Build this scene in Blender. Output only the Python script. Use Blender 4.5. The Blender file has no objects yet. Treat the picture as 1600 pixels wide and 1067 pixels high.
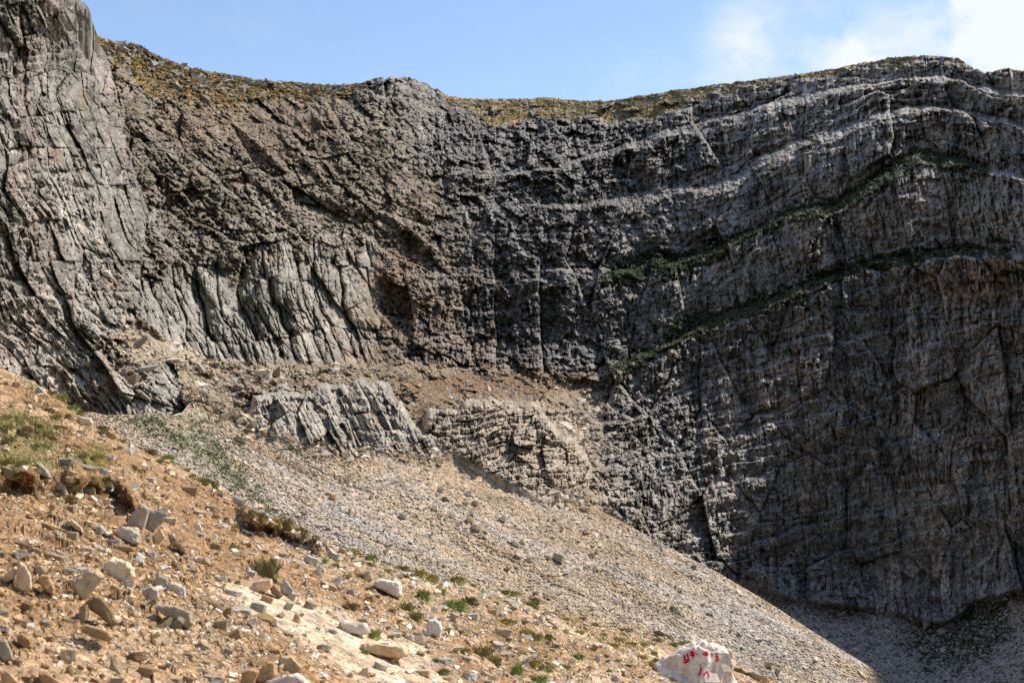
import bpy, bmesh, math, random, time
import numpy as np
from mathutils import Vector, Matrix, Euler
from mathutils.bvhtree import BVHTree
T0 = time.time()
scn = bpy.context.scene
R = math.radians

# ------------------------------------------------------------------ camera
F, CX, HY = 2198.0, 800.0, 720.0            # focal length and level line, in photo pixels
cam = bpy.data.objects.new('camera', bpy.data.cameras.new('camera'))
scn.collection.objects.link(cam)
cam.rotation_euler = (R(90), 0, 0)
cam.data.sensor_width = 36.0
cam.data.lens = F / 1600 * 36
cam.data.shift_y = (HY - 533.5) / 1600
cam.data.clip_start = 0.1
cam.data.clip_end = 20000
cam.data.dof.use_dof = True
cam.data.dof.focus_distance = 300
cam.data.dof.aperture_fstop = 8.0
scn.camera = cam

# ------------------------------------------------------------------ light
SUN_AZ, SUN_EL = 72.0, 50.0                # clockwise from the view direction (+Y)
world = bpy.data.worlds.new('World'); scn.world = world; world.use_nodes = True
def build_world():
    nt = world.node_tree; N = nt.nodes; L = nt.links
    N.clear()
    out = N.new('ShaderNodeOutputWorld'); bg = N.new('ShaderNodeBackground')
    bg.inputs['Strength'].default_value = 0.13
    sky = N.new('ShaderNodeTexSky'); sky.sky_type = 'NISHITA'; sky.sun_disc = False
    sky.sun_elevation = R(SUN_EL); sky.sun_rotation = R(SUN_AZ)
    sky.altitude = 2000; sky.air_density = 1.1; sky.dust_density = 1.2; sky.ozone_density = .5
    tc = N.new('ShaderNodeTexCoord')
    sep = N.new('ShaderNodeSeparateXYZ'); L.new(tc.outputs['Generated'], sep.inputs[0])
    def m(op, a, b=None, c=None, clamp=False):
        n = N.new('ShaderNodeMath'); n.operation = op; n.use_clamp = clamp
        for i, x in enumerate((a, b, c)):
            if x is None: continue
            if isinstance(x, (int, float)): n.inputs[i].default_value = x
            else: L.new(x, n.inputs[i])
        return n.outputs[0]
    def noise(scale, detail, rough, loc, stretch=(1, 1, 1.6)):
        mp = N.new('ShaderNodeMapping'); mp.inputs['Scale'].default_value = stretch
        mp.inputs['Location'].default_value = loc
        L.new(tc.outputs['Generated'], mp.inputs[0])
        t = N.new('ShaderNodeTexNoise'); t.inputs['Scale'].default_value = scale
        t.inputs['Detail'].default_value = detail; t.inputs['Roughness'].default_value = rough
        t.inputs['Distortion'].default_value = 0.5
        L.new(mp.outputs[0], t.inputs[0]); return t.outputs['Fac']
    # cloud banks: directions of the clouds standing over the ridge, plus loose cloud all round
    def bank(px, py, rx, ry, amp):
        d = Vector(((px - CX) / F, 1, (HY - py) / F)).normalized()
        mp = N.new('ShaderNodeVectorMath'); mp.operation = 'SUBTRACT'
        L.new(tc.outputs['Generated'], mp.inputs[0]); mp.inputs[1].default_value = d
        sc = N.new('ShaderNodeVectorMath'); sc.operation = 'MULTIPLY'
        L.new(mp.outputs[0], sc.inputs[0]); sc.inputs[1].default_value = (F / rx, 3, F / ry)
        ln = N.new('ShaderNodeVectorMath'); ln.operation = 'LENGTH'; L.new(sc.outputs[0], ln.inputs[0])
        e = m('MULTIPLY', m('POWER', 2.718, m('MULTIPLY', m('MULTIPLY', ln.outputs['Value'], ln.outputs['Value']), -1.0)), amp)
        return e
    total = None
    for b in [(1600, 40, 92, 80, .95), (1335, 82, 75, 34, .50), (1160, 85, 48, 62, .50), (1230, 20, 90, 26, .10), (1480, 15, 70, 22, .18),
              (1000, 120, 160, 34, .08), (1850, 40, 160, 90, .5), (2300, -100, 300, 120, .5), (-900, 0, 300, 80, .35), (60, -400, 420, 90, .3)]:
        x = bank(*b); total = x if total is None else m('ADD', total, x)
    loose = m('MULTIPLY', m('SUBTRACT', noise(2.2, 4, .5, (3, 1, 5)), .52, clamp=True), 1.6)
    n1 = noise(14.0, 9, .58, (1.7, .3, 2.2)); n2 = noise(46, 7, .62, (4, 2, 1))
    nn = m('ADD', m('MULTIPLY', m('SUBTRACT', n1, .5), 3.4), m('MULTIPLY', m('SUBTRACT', n2, .5), 1.8))
    fac = m('MULTIPLY', m('ADD', m('ADD', total, loose), m('MULTIPLY', nn, m('MINIMUM', m('ADD', total, m('ADD', loose, .05)), .6))), 1.35, clamp=True)
    fac = m('SMOOTH_MIN', fac, .9, .1)
    mix = N.new('ShaderNodeMix'); mix.data_type = 'RGBA'
    L.new(fac, mix.inputs['Factor']); L.new(sky.outputs[0], mix.inputs['A'])
    mix.inputs['B'].default_value = (4.7, 4.8, 4.95, 1)
    L.new(mix.outputs['Result'], bg.inputs['Color']); L.new(bg.outputs[0], out.inputs['Surface'])
build_world()
sd = bpy.data.lights.new('sun', 'SUN'); sd.energy = 3.8; sd.angle = R(1.2); sd.color = (1.0, .95, .87)
sun = bpy.data.objects.new('sun', sd); scn.collection.objects.link(sun)
sv = Vector((math.sin(R(SUN_AZ)) * math.cos(R(SUN_EL)), math.cos(R(SUN_AZ)) * math.cos(R(SUN_EL)), math.sin(R(SUN_EL))))
sun.rotation_euler = sv.to_track_quat('Z', 'Y').to_euler()
sun.location = sv * 900
scn.view_settings.view_transform = 'Standard'; scn.view_settings.look = 'None'
scn.view_settings.gamma = 1.0; scn.view_settings.use_curve_mapping = False
scn.view_settings.exposure = 0.68
scn.render.engine = 'CYCLES'
scn.cycles.max_bounces = 6; scn.cycles.diffuse_bounces = 5

# ------------------------------------------------------------------ numpy noise
def h2(ix, iy, seed):
    a = (ix.astype(np.int64) * 374761393 + iy.astype(np.int64) * 668265263 + seed * 974634777) & 0xFFFFFFFF
    a = ((a ^ (a >> 13)) * 1274126177) & 0xFFFFFFFF
    a = ((a ^ (a >> 16)) * 2246822519) & 0xFFFFFFFF
    a = a ^ (a >> 15)
    return (a & 0xFFFFFF).astype(np.float32) / 16777215.0
def vnoise(x, y, seed=0):
    x = np.asarray(x, np.float32); y = np.asarray(y, np.float32)
    ix = np.floor(x); iy = np.floor(y); fx = x - ix; fy = y - iy
    ix = ix.astype(np.int64); iy = iy.astype(np.int64)
    fx = fx * fx * fx * (fx * (fx * 6 - 15) + 10); fy = fy * fy * fy * (fy * (fy * 6 - 15) + 10)
    a = h2(ix, iy, seed); b = h2(ix + 1, iy, seed); c = h2(ix, iy + 1, seed); d = h2(ix + 1, iy + 1, seed)
    return (a + (b - a) * fx) * (1 - fy) + (c + (d - c) * fx) * fy
def fbm(x, y, octv=4, seed=0, g=.5):
    s = 0; a = 1; t = 0
    for o in range(octv):
        ca, sa = math.cos(o * 1.1), math.sin(o * 1.1)
        s = s + a * vnoise((x * ca - y * sa) + o * 13.7, (x * sa + y * ca) + o * 7.1, seed + o * 17); t += a; a *= g; x = x * 2.03; y = y * 2.03
    return s / t * 2 - 1
def ridged(x, y, octv=4, seed=0, g=.5):
    s = 0; a = 1; t = 0
    for o in range(octv):
        s = s + a * (1 - np.abs(2 * vnoise(x + o * 5.3, y + o * 3.7, seed + o * 31) - 1) * 1.6); t += a; a *= g; x = x * 2.07; y = y * 2.07
    return s / t
def voro(x, y, seed=0, jit=.9):
    x = np.asarray(x, np.float32); y = np.asarray(y, np.float32)
    ix = np.floor(x).astype(np.int64); iy = np.floor(y).astype(np.int64)
    f1 = np.full(x.shape, 9., np.float32); f2 = f1.copy(); bx = np.zeros(x.shape, np.float32); by = bx.copy()
    ci = np.zeros(x.shape, np.int64); cj = ci.copy()
    for dj in (-1, 0, 1):
        for di in (-1, 0, 1):
            gx = ix + di; gy = iy + dj
            px = gx + .5 + (h2(gx, gy, seed) - .5) * jit - x; py = gy + .5 + (h2(gx, gy, seed + 7) - .5) * jit - y
            d = np.sqrt(px * px + py * py)
            c = d < f1
            f2 = np.where(c, f1, np.minimum(f2, d)); bx = np.where(c, px, bx); by = np.where(c, py, by)
            ci = np.where(c, gx, ci); cj = np.where(c, gy, cj); f1 = np.where(c, d, f1)
    return f1, f2, bx, by, ci, cj
def blocks(x, y, seed, step=1., tilt=1., groove=.6, gw=.10, rnd=0.):
    """broken-rock relief: every cell gets its own depth and tilt, with a joint round it"""
    f1, f2, bx, by, ci, cj = voro(x, y, seed)
    r1 = h2(ci, cj, seed + 101) - .5; r2 = h2(ci, cj, seed + 202) - .5; r3 = h2(ci, cj, seed + 303) - .5
    e = f2 - f1
    return r1 * step + tilt * (r2 * bx + r3 * by) * 1.6 + groove * np.exp(-(e / gw) ** 1.3) + rnd * f1 * f1, r1 + .5, e
def brick(x, y, seed, step=1., tilt=1., groove=.6, gw=.1, rnd=0.):
    """bedded rock: rows of unequal blocks, each with its own depth and tilt"""
    x = np.asarray(x, np.float32); y = np.asarray(y, np.float32)
    y = y + .35 * (vnoise(x * .35, y, seed + 1) - .5)
    iy = np.floor(y).astype(np.int64); fy = y - iy; z0 = np.zeros_like(iy)
    xs = x * (.65 + .8 * h2(iy, z0, seed + 3)) + 37. * h2(iy, z0, seed + 4) + .18 * (fy - .5) * (h2(iy, z0, seed + 5) - .3)
    ix = np.floor(xs).astype(np.int64); f1 = np.full(x.shape, 9., np.float32); f2 = f1.copy(); bx = np.zeros(x.shape, np.float32); ci = ix.copy()
    for di in (-1, 0, 1):
        g = ix + di; p = g + .5 + (h2(g, iy, seed) - .5) * .9 - xs; d = np.abs(p); c = d < f1
        f2 = np.where(c, f1, np.minimum(f2, d)); bx = np.where(c, p, bx); ci = np.where(c, g, ci); f1 = np.where(c, d, f1)
    r1 = h2(ci, iy, seed + 101) - .5; r2 = h2(ci, iy, seed + 202) - .5; r3 = h2(ci, iy, seed + 303) - .5
    e = f2 - f1; ey = np.minimum(fy, 1 - fy) * 2
    return r1 * step + tilt * (r2 * bx + r3 * (fy - .5)) * 1.6 + groove * (np.exp(-(e / gw) ** 1.3) + .55 * np.exp(-(ey / gw) ** 1.3) * (h2(ci, iy, seed + 9) > .35)) + rnd * f1 * f1, r1 + .5, e
def sstep(a, b, x):
    t = np.clip((x - a) / (b - a), 0, 1); return t * t * (3 - 2 * t)
def interp_poly(pts, x):
    p = np.array(pts, float); return np.interp(x, p[:, 0], p[:, 1])
def smooth_poly(pts, x, w=14):
    return sum(interp_poly(pts, x + o * w) for o in (-1, -.5, 0, .5, 1)) / 5
def blob(px, py, cx, cy, rx, ry, rot=0.):
    c, s = math.cos(R(rot)), math.sin(R(rot)); dx = px - cx; dy = py - cy
    u = (dx * c + dy * s) / rx; v = (-dx * s + dy * c) / ry
    return np.exp(-(u * u + v * v))
def tps(ctrl):
    c = np.array(ctrl, float); X = c[:, :2] / 400.0; n = len(X)
    def k(r2): return np.where(r2 > 0, r2 * np.log(np.maximum(r2, 1e-12)) * .5, 0)
    d2 = ((X[:, None] - X[None]) ** 2).sum(-1)
    A = np.zeros((n + 3, n + 3)); A[:n, :n] = k(d2) + np.eye(n) * .004; A[:n, n] = 1; A[:n, n + 1:] = X; A[n, :n] = 1; A[n + 1:, :n] = X.T
    w = np.linalg.solve(A, np.concatenate([c[:, 2], [0, 0, 0]]))
    def f(px, py):
        sh = px.shape; q = np.stack([px.ravel(), py.ravel()], 1) / 400.0; out = np.empty(len(q))
        for i in range(0, len(q), 40000):
            b = q[i:i + 40000]; d = ((b[:, None] - X[None]) ** 2).sum(-1)
            out[i:i + 40000] = k(d) @ w[:n] + w[n] + b @ w[n + 1:]
        return out.reshape(sh)
    return f
def field(f, PX, PY, step=5):
    """evaluate a slow smooth function on a thinned grid and interpolate back"""
    ny, nx = PX.shape; iy = np.unique(np.r_[np.arange(0, ny, step), ny - 1]); ix = np.unique(np.r_[np.arange(0, nx, step), nx - 1])
    c = f(PX[np.ix_(iy, ix)], PY[np.ix_(iy, ix)])
    a = np.stack([np.interp(np.arange(nx), ix, c[r]) for r in range(len(iy))])
    t = np.interp(np.arange(ny), iy, np.arange(len(iy))); i0 = np.clip(np.floor(t).astype(int), 0, len(iy) - 2); w = (t - i0)[:, None]
    return a[i0] * (1 - w) + a[i0 + 1] * w
def unproj(px, py, D):
    px, py, D = np.broadcast_arrays(np.asarray(px, float), np.asarray(py, float), np.asarray(D, float))
    return np.stack([(px - CX) / F * D, D, (HY - py) / F * D], -1)

# ------------------------------------------------------------------ mesh helpers
def link(o, parent=None):
    scn.collection.objects.link(o)
    if parent: o.parent = parent
    return o
def raw_mesh(name, V, faces, mats, cols=None, smooth=False):
    V = np.asarray(V, np.float32); faces = np.asarray(faces, np.int32)
    m = bpy.data.meshes.new(name); m.vertices.add(len(V)); m.vertices.foreach_set('co', V.ravel())
    k = faces.shape[1]; m.loops.add(faces.size); m.loops.foreach_set('vertex_index', faces.ravel())
    m.polygons.add(len(faces)); m.polygons.foreach_set('loop_start', np.arange(0, faces.size, k, dtype=np.int32))
    m.polygons.foreach_set('use_smooth', np.full(len(faces), smooth, bool))
    m.update(calc_edges=True)
    if cols is not None:
        a = m.color_attributes.new('Col', 'FLOAT_COLOR', 'POINT')
        c = np.ones((len(V), 4), np.float32); c[:, :3] = cols; a.data.foreach_set('color', c.ravel())
    m.materials.append(mats)
    return m
def grid_obj(name, P, mat, cols, smooth=False, mask=None):
    ny, nx = P.shape[:2]; idx = np.arange(ny * nx).reshape(ny, nx)
    f = np.stack([idx[:-1, :-1], idx[:-1, 1:], idx[1:, 1:], idx[1:, :-1]], -1)
    f = f[mask] if mask is not None else f.reshape(-1, 4)
    V = P.reshape(-1, 3); C = np.clip(cols, 0.004, .9).reshape(-1, 3)
    if mask is not None:
        u, inv = np.unique(f, return_inverse=True); V = V[u]; C = C[u]; f = inv.reshape(-1, 4)
    o = bpy.data.objects.new(name, raw_mesh(name, V, f, mat, C, smooth)); link(o); return o
def tag(o, label=None, cat=None, group=None, kind=None):
    if label: o['label'] = label
    if cat: o['category'] = cat
    if group: o['group'] = group
    if kind: o['kind'] = kind
    return o

# ------------------------------------------------------------------ materials
def mat_nodes(name):
    m = bpy.data.materials.new(name); m.use_nodes = True; nt = m.node_tree; nt.nodes.clear()
    out = nt.nodes.new('ShaderNodeOutputMaterial'); b = nt.nodes.new('ShaderNodeBsdfPrincipled')
    b.inputs['Roughness'].default_value = .9; b.inputs['Specular IOR Level'].default_value = .15
    nt.links.new(b.outputs[0], out.inputs[0]); return m, nt, b
def noise_node(nt, vec, scale, detail=5, rough=.6, kind='ShaderNodeTexNoise'):
    t = nt.nodes.new(kind); t.inputs['Scale'].default_value = scale
    if kind == 'ShaderNodeTexNoise': t.inputs['Detail'].default_value = detail; t.inputs['Roughness'].default_value = rough
    nt.links.new(vec, t.inputs['Vector']); return t
def ramp(nt, src, stops):
    r = nt.nodes.new('ShaderNodeValToRGB'); e = r.color_ramp.elements
    while len(e) < len(stops): e.new(.5)
    for i, (p, c) in enumerate(stops): e[i].position = p; e[i].color = (*c, 1) if len(c) == 3 else c
    nt.links.new(src, r.inputs[0]); return r.outputs[0]
def mixc(nt, fac, a, b, mode='MIX'):
    n = nt.nodes.new('ShaderNodeMix'); n.data_type = 'RGBA'; n.blend_type = mode
    for s, v in (('Factor', fac), ('A', a), ('B', b)):
        if isinstance(v, (int, float)): n.inputs[s].default_value = v
        elif isinstance(v, tuple): n.inputs[s].default_value = (*v, 1)
        else: nt.links.new(v, n.inputs[s])
    return n.outputs['Result']
def terrain_mat(name, s1, s2, bump, lo=.62, hi=1.38, vor=None):
    """mineral colour carried by the mesh, broken up by fine grain and relief"""
    m, nt, b = mat_nodes(name); tc = nt.nodes.new('ShaderNodeTexCoord').outputs['Object']
    at = nt.nodes.new('ShaderNodeAttribute'); at.attribute_name = 'Col'
    n1 = noise_node(nt, tc, s1, 6, .7); n2 = noise_node(nt, tc, s2, 4, .65)
    g1 = ramp(nt, n1.outputs['Fac'], [(.3, (lo,) * 3), (.7, (hi,) * 3)])
    g2 = ramp(nt, n2.outputs['Fac'], [(.3, (.8,) * 3), (.7, (1.2,) * 3)])
    c = mixc(nt, 1., at.outputs['Color'], g1, 'MULTIPLY'); c = mixc(nt, 1., c, g2, 'MULTIPLY')
    h = n1.outputs['Fac']
    if vor:
        v = noise_node(nt, tc, vor, kind='ShaderNodeTexVoronoi')
        vc = ramp(nt, v.outputs['Color'], [(.1, (.6,) * 3), (.9, (1.45,) * 3)])
        c = mixc(nt, 1., c, vc, 'MULTIPLY')
        mm = nt.nodes.new('ShaderNodeMath'); mm.operation = 'SUBTRACT'; nt.links.new(h, mm.inputs[0]); nt.links.new(v.outputs['Distance'], mm.inputs[1]); h = mm.outputs[0]
    nt.links.new(c, b.inputs['Base Color'])
    bp = nt.nodes.new('ShaderNodeBump'); bp.inputs['Strength'].default_value = 1; bp.inputs['Distance'].default_value = bump
    nt.links.new(h, bp.inputs['Height']); nt.links.new(bp.outputs[0], b.inputs['Normal']); return m
def stone_mat(name, c1, c2, dirt, dirt_amt=.5, scale=6., sat=.12):
    m, nt, b = mat_nodes(name); N = nt.nodes; L = nt.links
    tc = N.new('ShaderNodeTexCoord').outputs['Object']; oi = N.new('ShaderNodeObjectInfo')
    ad = N.new('ShaderNodeVectorMath'); ad.operation = 'ADD'; L.new(tc, ad.inputs[0])
    mu = N.new('ShaderNodeMath'); mu.operation = 'MULTIPLY'; mu.inputs[1].default_value = 40; L.new(oi.outputs['Random'], mu.inputs[0]); L.new(mu.outputs[0], ad.inputs[1])
    v = ad.outputs[0]
    n1 = noise_node(nt, v, scale, 6, .65); n2 = noise_node(nt, v, scale * .45, 4, .6); n3 = noise_node(nt, v, scale * 7, 4, .7)
    c = mixc(nt, ramp(nt, n1.outputs['Fac'], [(.35, (0, 0, 0)), (.65, (1, 1, 1))]), c1, c2)
    d = ramp(nt, n2.outputs['Fac'], [(.62 - dirt_amt * .3, (0, 0, 0)), (.72, (1, 1, 1))])
    c = mixc(nt, d, c, dirt)
    c = mixc(nt, 1., c, ramp(nt, n3.outputs['Fac'], [(.3, (.66,) * 3), (.7, (1.22,) * 3)]), 'MULTIPLY')
    c = mixc(nt, 1., c, ramp(nt, oi.outputs['Random'], [(0, (.78, .77, .74)), (1, (1.15, 1.13, 1.12))]), 'MULTIPLY')
    L.new(c, b.inputs['Base Color'])
    bp = N.new('ShaderNodeBump'); bp.inputs['Strength'].default_value = .8; bp.inputs['Distance'].default_value = .045
    L.new(n1.outputs['Fac'], bp.inputs['Height']); L.new(bp.outputs[0], b.inputs['Normal']); return m
def plain_mat(name, col, rough=.9, var=.25, scale=20):
    m, nt, b = mat_nodes(name); b.inputs['Roughness'].default_value = rough
    tc = nt.nodes.new('ShaderNodeTexCoord').outputs['Object']; n = noise_node(nt, tc, scale, 4, .6)
    c = mixc(nt, 1., col, ramp(nt, n.outputs['Fac'], [(.3, (1 - var,) * 3), (.7, (1 + var,) * 3)]), 'MULTIPLY')
    nt.links.new(c, b.inputs['Base Color']); return m
def leaf_mat(name):
    m, nt, b = mat_nodes(name); at = nt.nodes.new('ShaderNodeAttribute'); at.attribute_name = 'Col'
    oi = nt.nodes.new('ShaderNodeObjectInfo')
    c = mixc(nt, 1., at.outputs['Color'], ramp(nt, oi.outputs['Random'], [(0, (.75, .8, .8)), (.5, (1, 1, 1)), (1, (1.3, 1.15, .95))]), 'MULTIPLY')
    nt.links.new(c, b.inputs['Base Color']); b.inputs['Roughness'].default_value = .75; return m
M_cliff = terrain_mat('limestone_cliff', .55, 2.2, .7, .58, 1.42)
M_scree = terrain_mat('scree_gravel', .5, 3.0, .25, .8, 1.2, vor=1.9)
M_dirt = terrain_mat('hillside_dirt', 5., 38., .03, .72, 1.28, vor=24.)
M_attr = terrain_mat('loose_stone', 1.5, 9., .05, .8, 1.2)
M_leaf = leaf_mat('grass_blades')
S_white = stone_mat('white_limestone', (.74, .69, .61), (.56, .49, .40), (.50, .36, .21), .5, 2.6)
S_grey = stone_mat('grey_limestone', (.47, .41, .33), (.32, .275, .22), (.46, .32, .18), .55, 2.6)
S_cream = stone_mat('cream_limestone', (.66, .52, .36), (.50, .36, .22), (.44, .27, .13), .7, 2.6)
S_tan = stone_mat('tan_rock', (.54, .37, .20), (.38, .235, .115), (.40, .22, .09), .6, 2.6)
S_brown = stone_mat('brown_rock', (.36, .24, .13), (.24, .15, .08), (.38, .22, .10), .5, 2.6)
S_bould = stone_mat('boulder_limestone', (.74, .66, .58), (.60, .52, .44), (.42, .30, .20), .75, 3.2)

# ================================================================== SCREE PLANE
SA, SB, SC = -150.0, -.45, .5
def scree_D0(px, py):
    u = (px - CX) / F; v = (HY - py) / F
    return SA / np.minimum(v - SB * u - SC, -.2)
CREST = [(-900, 380), (-400, 560), (-200, 600), (0, 610), (120, 640), (165, 648), (230, 646), (280, 648), (296, 628), (310, 622), (345, 640), (400, 666), (450, 690), (500, 707), (560, 712), (600, 703), (640, 716),
         (690, 718), (706, 702), (740, 722), (790, 750), (850, 776), (905, 780), (960, 808), (1040, 852), (1120, 893), (1200, 940), (1300, 1005), (1400, 1066), (1500, 1128), (1700, 1260)]
def crest_y(px):
    return smooth_poly(CREST, px, 5) + (3.2 * fbm(px / 16, np.zeros_like(px, dtype=float), 3, 640) + 1.) * (1 - sstep(880, 960, px))

# ================================================================== CIRQUE WALL
SKY = [(-700, -260), (-60, -160), (0, -90), (60, -60), (118, -10), (128, 4), (138, 8), (146, 40), (152, 58), (175, 64), (200, 68), (222, 72), (238, 84), (270, 96), (300, 107), (350, 116), (400, 124), (450, 128), (520, 133),
       (560, 131), (590, 122), (640, 121), (665, 130), (700, 150), (730, 155), (790, 156), (830, 154), (855, 153), (900, 158), (950, 158), (1000, 150), (1060, 141), (1120, 132), (1200, 123), (1270, 113), (1320, 105),
       (1370, 95), (1400, 89), (1440, 87), (1490, 91), (1510, 99), (1530, 112), (1550, 112), (1570, 108), (1600, 110), (1700, 112), (1900, 140), (2400, 200)]
LED = [
 [(500, 125), (640, 112), (720, 148), (860, 172), (960, 150), (1080, 128), (1250, 98), (1380, 66), (1480, 60), (1560, 84), (1800, 90), (2400, -100)],
 [(500, 250), (760, 262), (870, 262), (1000, 215), (1100, 182), (1250, 152), (1400, 122), (1480, 122), (1560, 145), (1800, 160), (2400, -20)],
 [(500, 330), (780, 320), (900, 315), (1000, 300), (1130, 285), (1180, 252), (1300, 203), (1380, 173), (1450, 160), (1520, 175), (1800, 240), (2400, 120)],
 [(500, 420), (820, 412), (880, 420), (980, 415), (1050, 405), (1150, 370), (1230, 335), (1300, 318), (1350, 283), (1420, 242), (1500, 242), (1560, 262), (1800, 330), (2400, 250)],
 [(500, 560), (600, 570), (750, 575), (930, 580), (1000, 560), (1080, 512), (1200, 470), (1260, 437), (1330, 420), (1450, 390), (1560, 385), (1800, 420), (2400, 380)],
 [(500, 640), (900, 660), (1000, 650), (1100, 600), (1200, 560), (1350, 520), (1500, 480), (1800, 480), (2400, 480)],
 [(500, 720), (900, 730), (1000, 715), (1100, 690), (1250, 650), (1400, 600), (1550, 560), (1800, 540), (2400, 580)],
 [(500, 800), (950, 800), (1080, 775), (1200, 745), (1320, 700), (1450, 670), (1800, 640), (2400, 680)],
 [(500, 900), (1000, 870), (1100, 860), (1200, 840), (1330, 795), (1450, 770), (1800, 740), (2400, 780)],
 [(500, 1000), (1100, 930), (1300, 900), (1450, 870), (1800, 850), (2400, 900)],
 [(500, 1120), (1100, 1100), (1300, 1080), (1800, 1060), (2400, 1100)]]
WALL = [(-700, 700, 130), (-700, 100, 150), (-300, 650, 190), (-300, 100, 215), (-100, 700, 220), (0, 650, 236), (60, 640, 248), (130, 655, 262), (0, 400, 245), (0, 100, 268), (-300, -150, 240), (60, 200, 275), (130, 250, 300), (125, 20, 305), (0, -80, 290),
 (160, 450, 285), (90, 520, 262), (200, 600, 268), (278, 640, 272), (60, 400, 258), (222, 520, 290), (262, 585, 280), (185, 330, 318), (165, 160, 340), (175, 80, 400), (210, 200, 372), (240, 330, 362),
 (275, 560, 305), (315, 605, 300), (345, 636, 297), (400, 664, 298), (450, 692, 295), (560, 714, 294), (690, 720, 296), (740, 724, 298), (850, 780, 300), (905, 785, 303),
 (300, 545, 330), (430, 560, 350), (300, 430, 350), (430, 430, 368), (300, 250, 395), (300, 130, 435), (500, 180, 470), (500, 140, 505), (640, 128, 525), (640, 250, 482), (500, 300, 432), (640, 400, 440), (560, 555, 385), (700, 570, 405),
 (800, 575, 420), (930, 580, 432), (700, 470, 440), (800, 400, 470), (850, 262, 535), (720, 162, 620), (860, 165, 650), (960, 170, 640), (1000, 225, 560), (1000, 320, 512), (1000, 420, 475), (1000, 550, 440), (1080, 150, 600),
 (430, 605, 322), (560, 605, 338), (640, 610, 345), (700, 640, 338), (800, 650, 345), (910, 660, 380),
 (1000, 840, 335), (1100, 895, 352), (1200, 935, 368), (1330, 945, 380), (1480, 962, 374), (1600, 920, 352), (1750, 900, 325),
 (1300, 1045, 330), (1480, 1045, 338), (1600, 1045, 318), (1400, 1140, 290), (1100, 1060, 315), (1750, 1140, 270),
 (1100, 790, 375), (1100, 650, 402), (1250, 800, 388), (1250, 600, 402), (1250, 470, 428), (1250, 330, 455), (1250, 200, 498), (1250, 125, 540), (1480, 800, 378), (1480, 600, 388), (1480, 400, 408), (1480, 240, 440), (1480, 100, 480),
 (1600, 700, 358), (1600, 400, 378), (1600, 118, 448), (1750, 700, 330), (1750, 400, 345), (1750, 150, 400), (1380, 95, 505), (2400, 800, 190), (2400, 300, 215), (2400, -100, 245),
 (600, 950, 310), (300, 950, 290), (0, 950, 240), (900, 1050, 310)]
wallf = tps(WALL)
def wall_base(PX, PY):
    D = field(wallf, PX, PY)
    cy = crest_y(PX[0])[None]
    below = sstep(0, 10, PY - cy) * (PX < 1150)
    D = np.where(below > 0, np.maximum(D, scree_D0(PX, PY) + 8 * below), D)
    return D
def strata(PX, PY):
    wx = PX + 10 * fbm(PX / 90, PY / 90, 3, 5); wy = PY + 11 * fbm(PX / 60, PY / 40, 5, 9, .55)
    ys = [smooth_poly(l, wx, 12) for l in LED]; s = np.zeros_like(PX)
    for i in range(len(ys) - 1):
        s = s + np.clip((wy - ys[i]) / np.maximum(ys[i + 1] - ys[i], 6), 0, 1)
    return s                                                        # grows downwards, whole numbers on the ledges
def saw(s, lip=.82):
    f = 1 - (s - np.floor(s)); g = np.where(f < lip, f * .28, .28 * lip + (f - lip) / (1 - lip) * (1 - .28 * lip))
    return g - f                                                    # f=0 at the foot of a riser, 1 at the lip
def zones(PX, PY):
    """soft masks of the kinds of rock"""
    w = PX + 18 * fbm(PX / 80, PY / 80, 3, 41); h = PY + 14 * fbm(PX / 80, PY / 80, 3, 43)
    lx = interp_poly([(-100, 150), (60, 158), (230, 205), (330, 228), (420, 222), (480, 222), (540, 250), (600, 282), (640, 296), (1000, 400)], h)
    left = 1 - sstep(-3, 3, PX + 9 * fbm(PX / 20, PY / 34, 4, 141) + 26 * fbm(PX / 24, PY / 24, 4, 146) * sstep(120, 260, PY) - lx)
    rx = interp_poly([(0, 620), (150, 690), (250, 720), (330, 760), (430, 720), (560, 640), (640, 860), (800, 900), (1200, 900)], h)
    left = left * (1 - .85 * sstep(.35, .75, blob(PX, PY, 215, 545, 62, 62) + .5 * fbm(PX / 22, PY / 22, 4, 144)))
    right = sstep(-80, 80, w - rx + 25 - .35 * (h - 300) * (h < 300) + 110 * fbm(PX / 60, PY / 60, 4, 44))
    pil = sstep(190, 230, w) * (1 - sstep(560, 620, w)) * sstep(395, 430, h + .12 * w - 40 + 75 * (vnoise(PX / 46, PY * 0 + 3, 142) - .5) + 30 * (vnoise(PX / 17, PY * 0 + 3, 143) - .5)) * (1 - sstep(535, 560, h - .04 * w)) * (1 - left) * (1 - right)
    rub = np.clip(1 - left - right - pil, 0, 1)
    return left, right, pil, rub
LEDW = [.75, .8, 1.0, 1.0, 1.05, .15, .2, .1, .2, .1, .1, .1]
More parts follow.
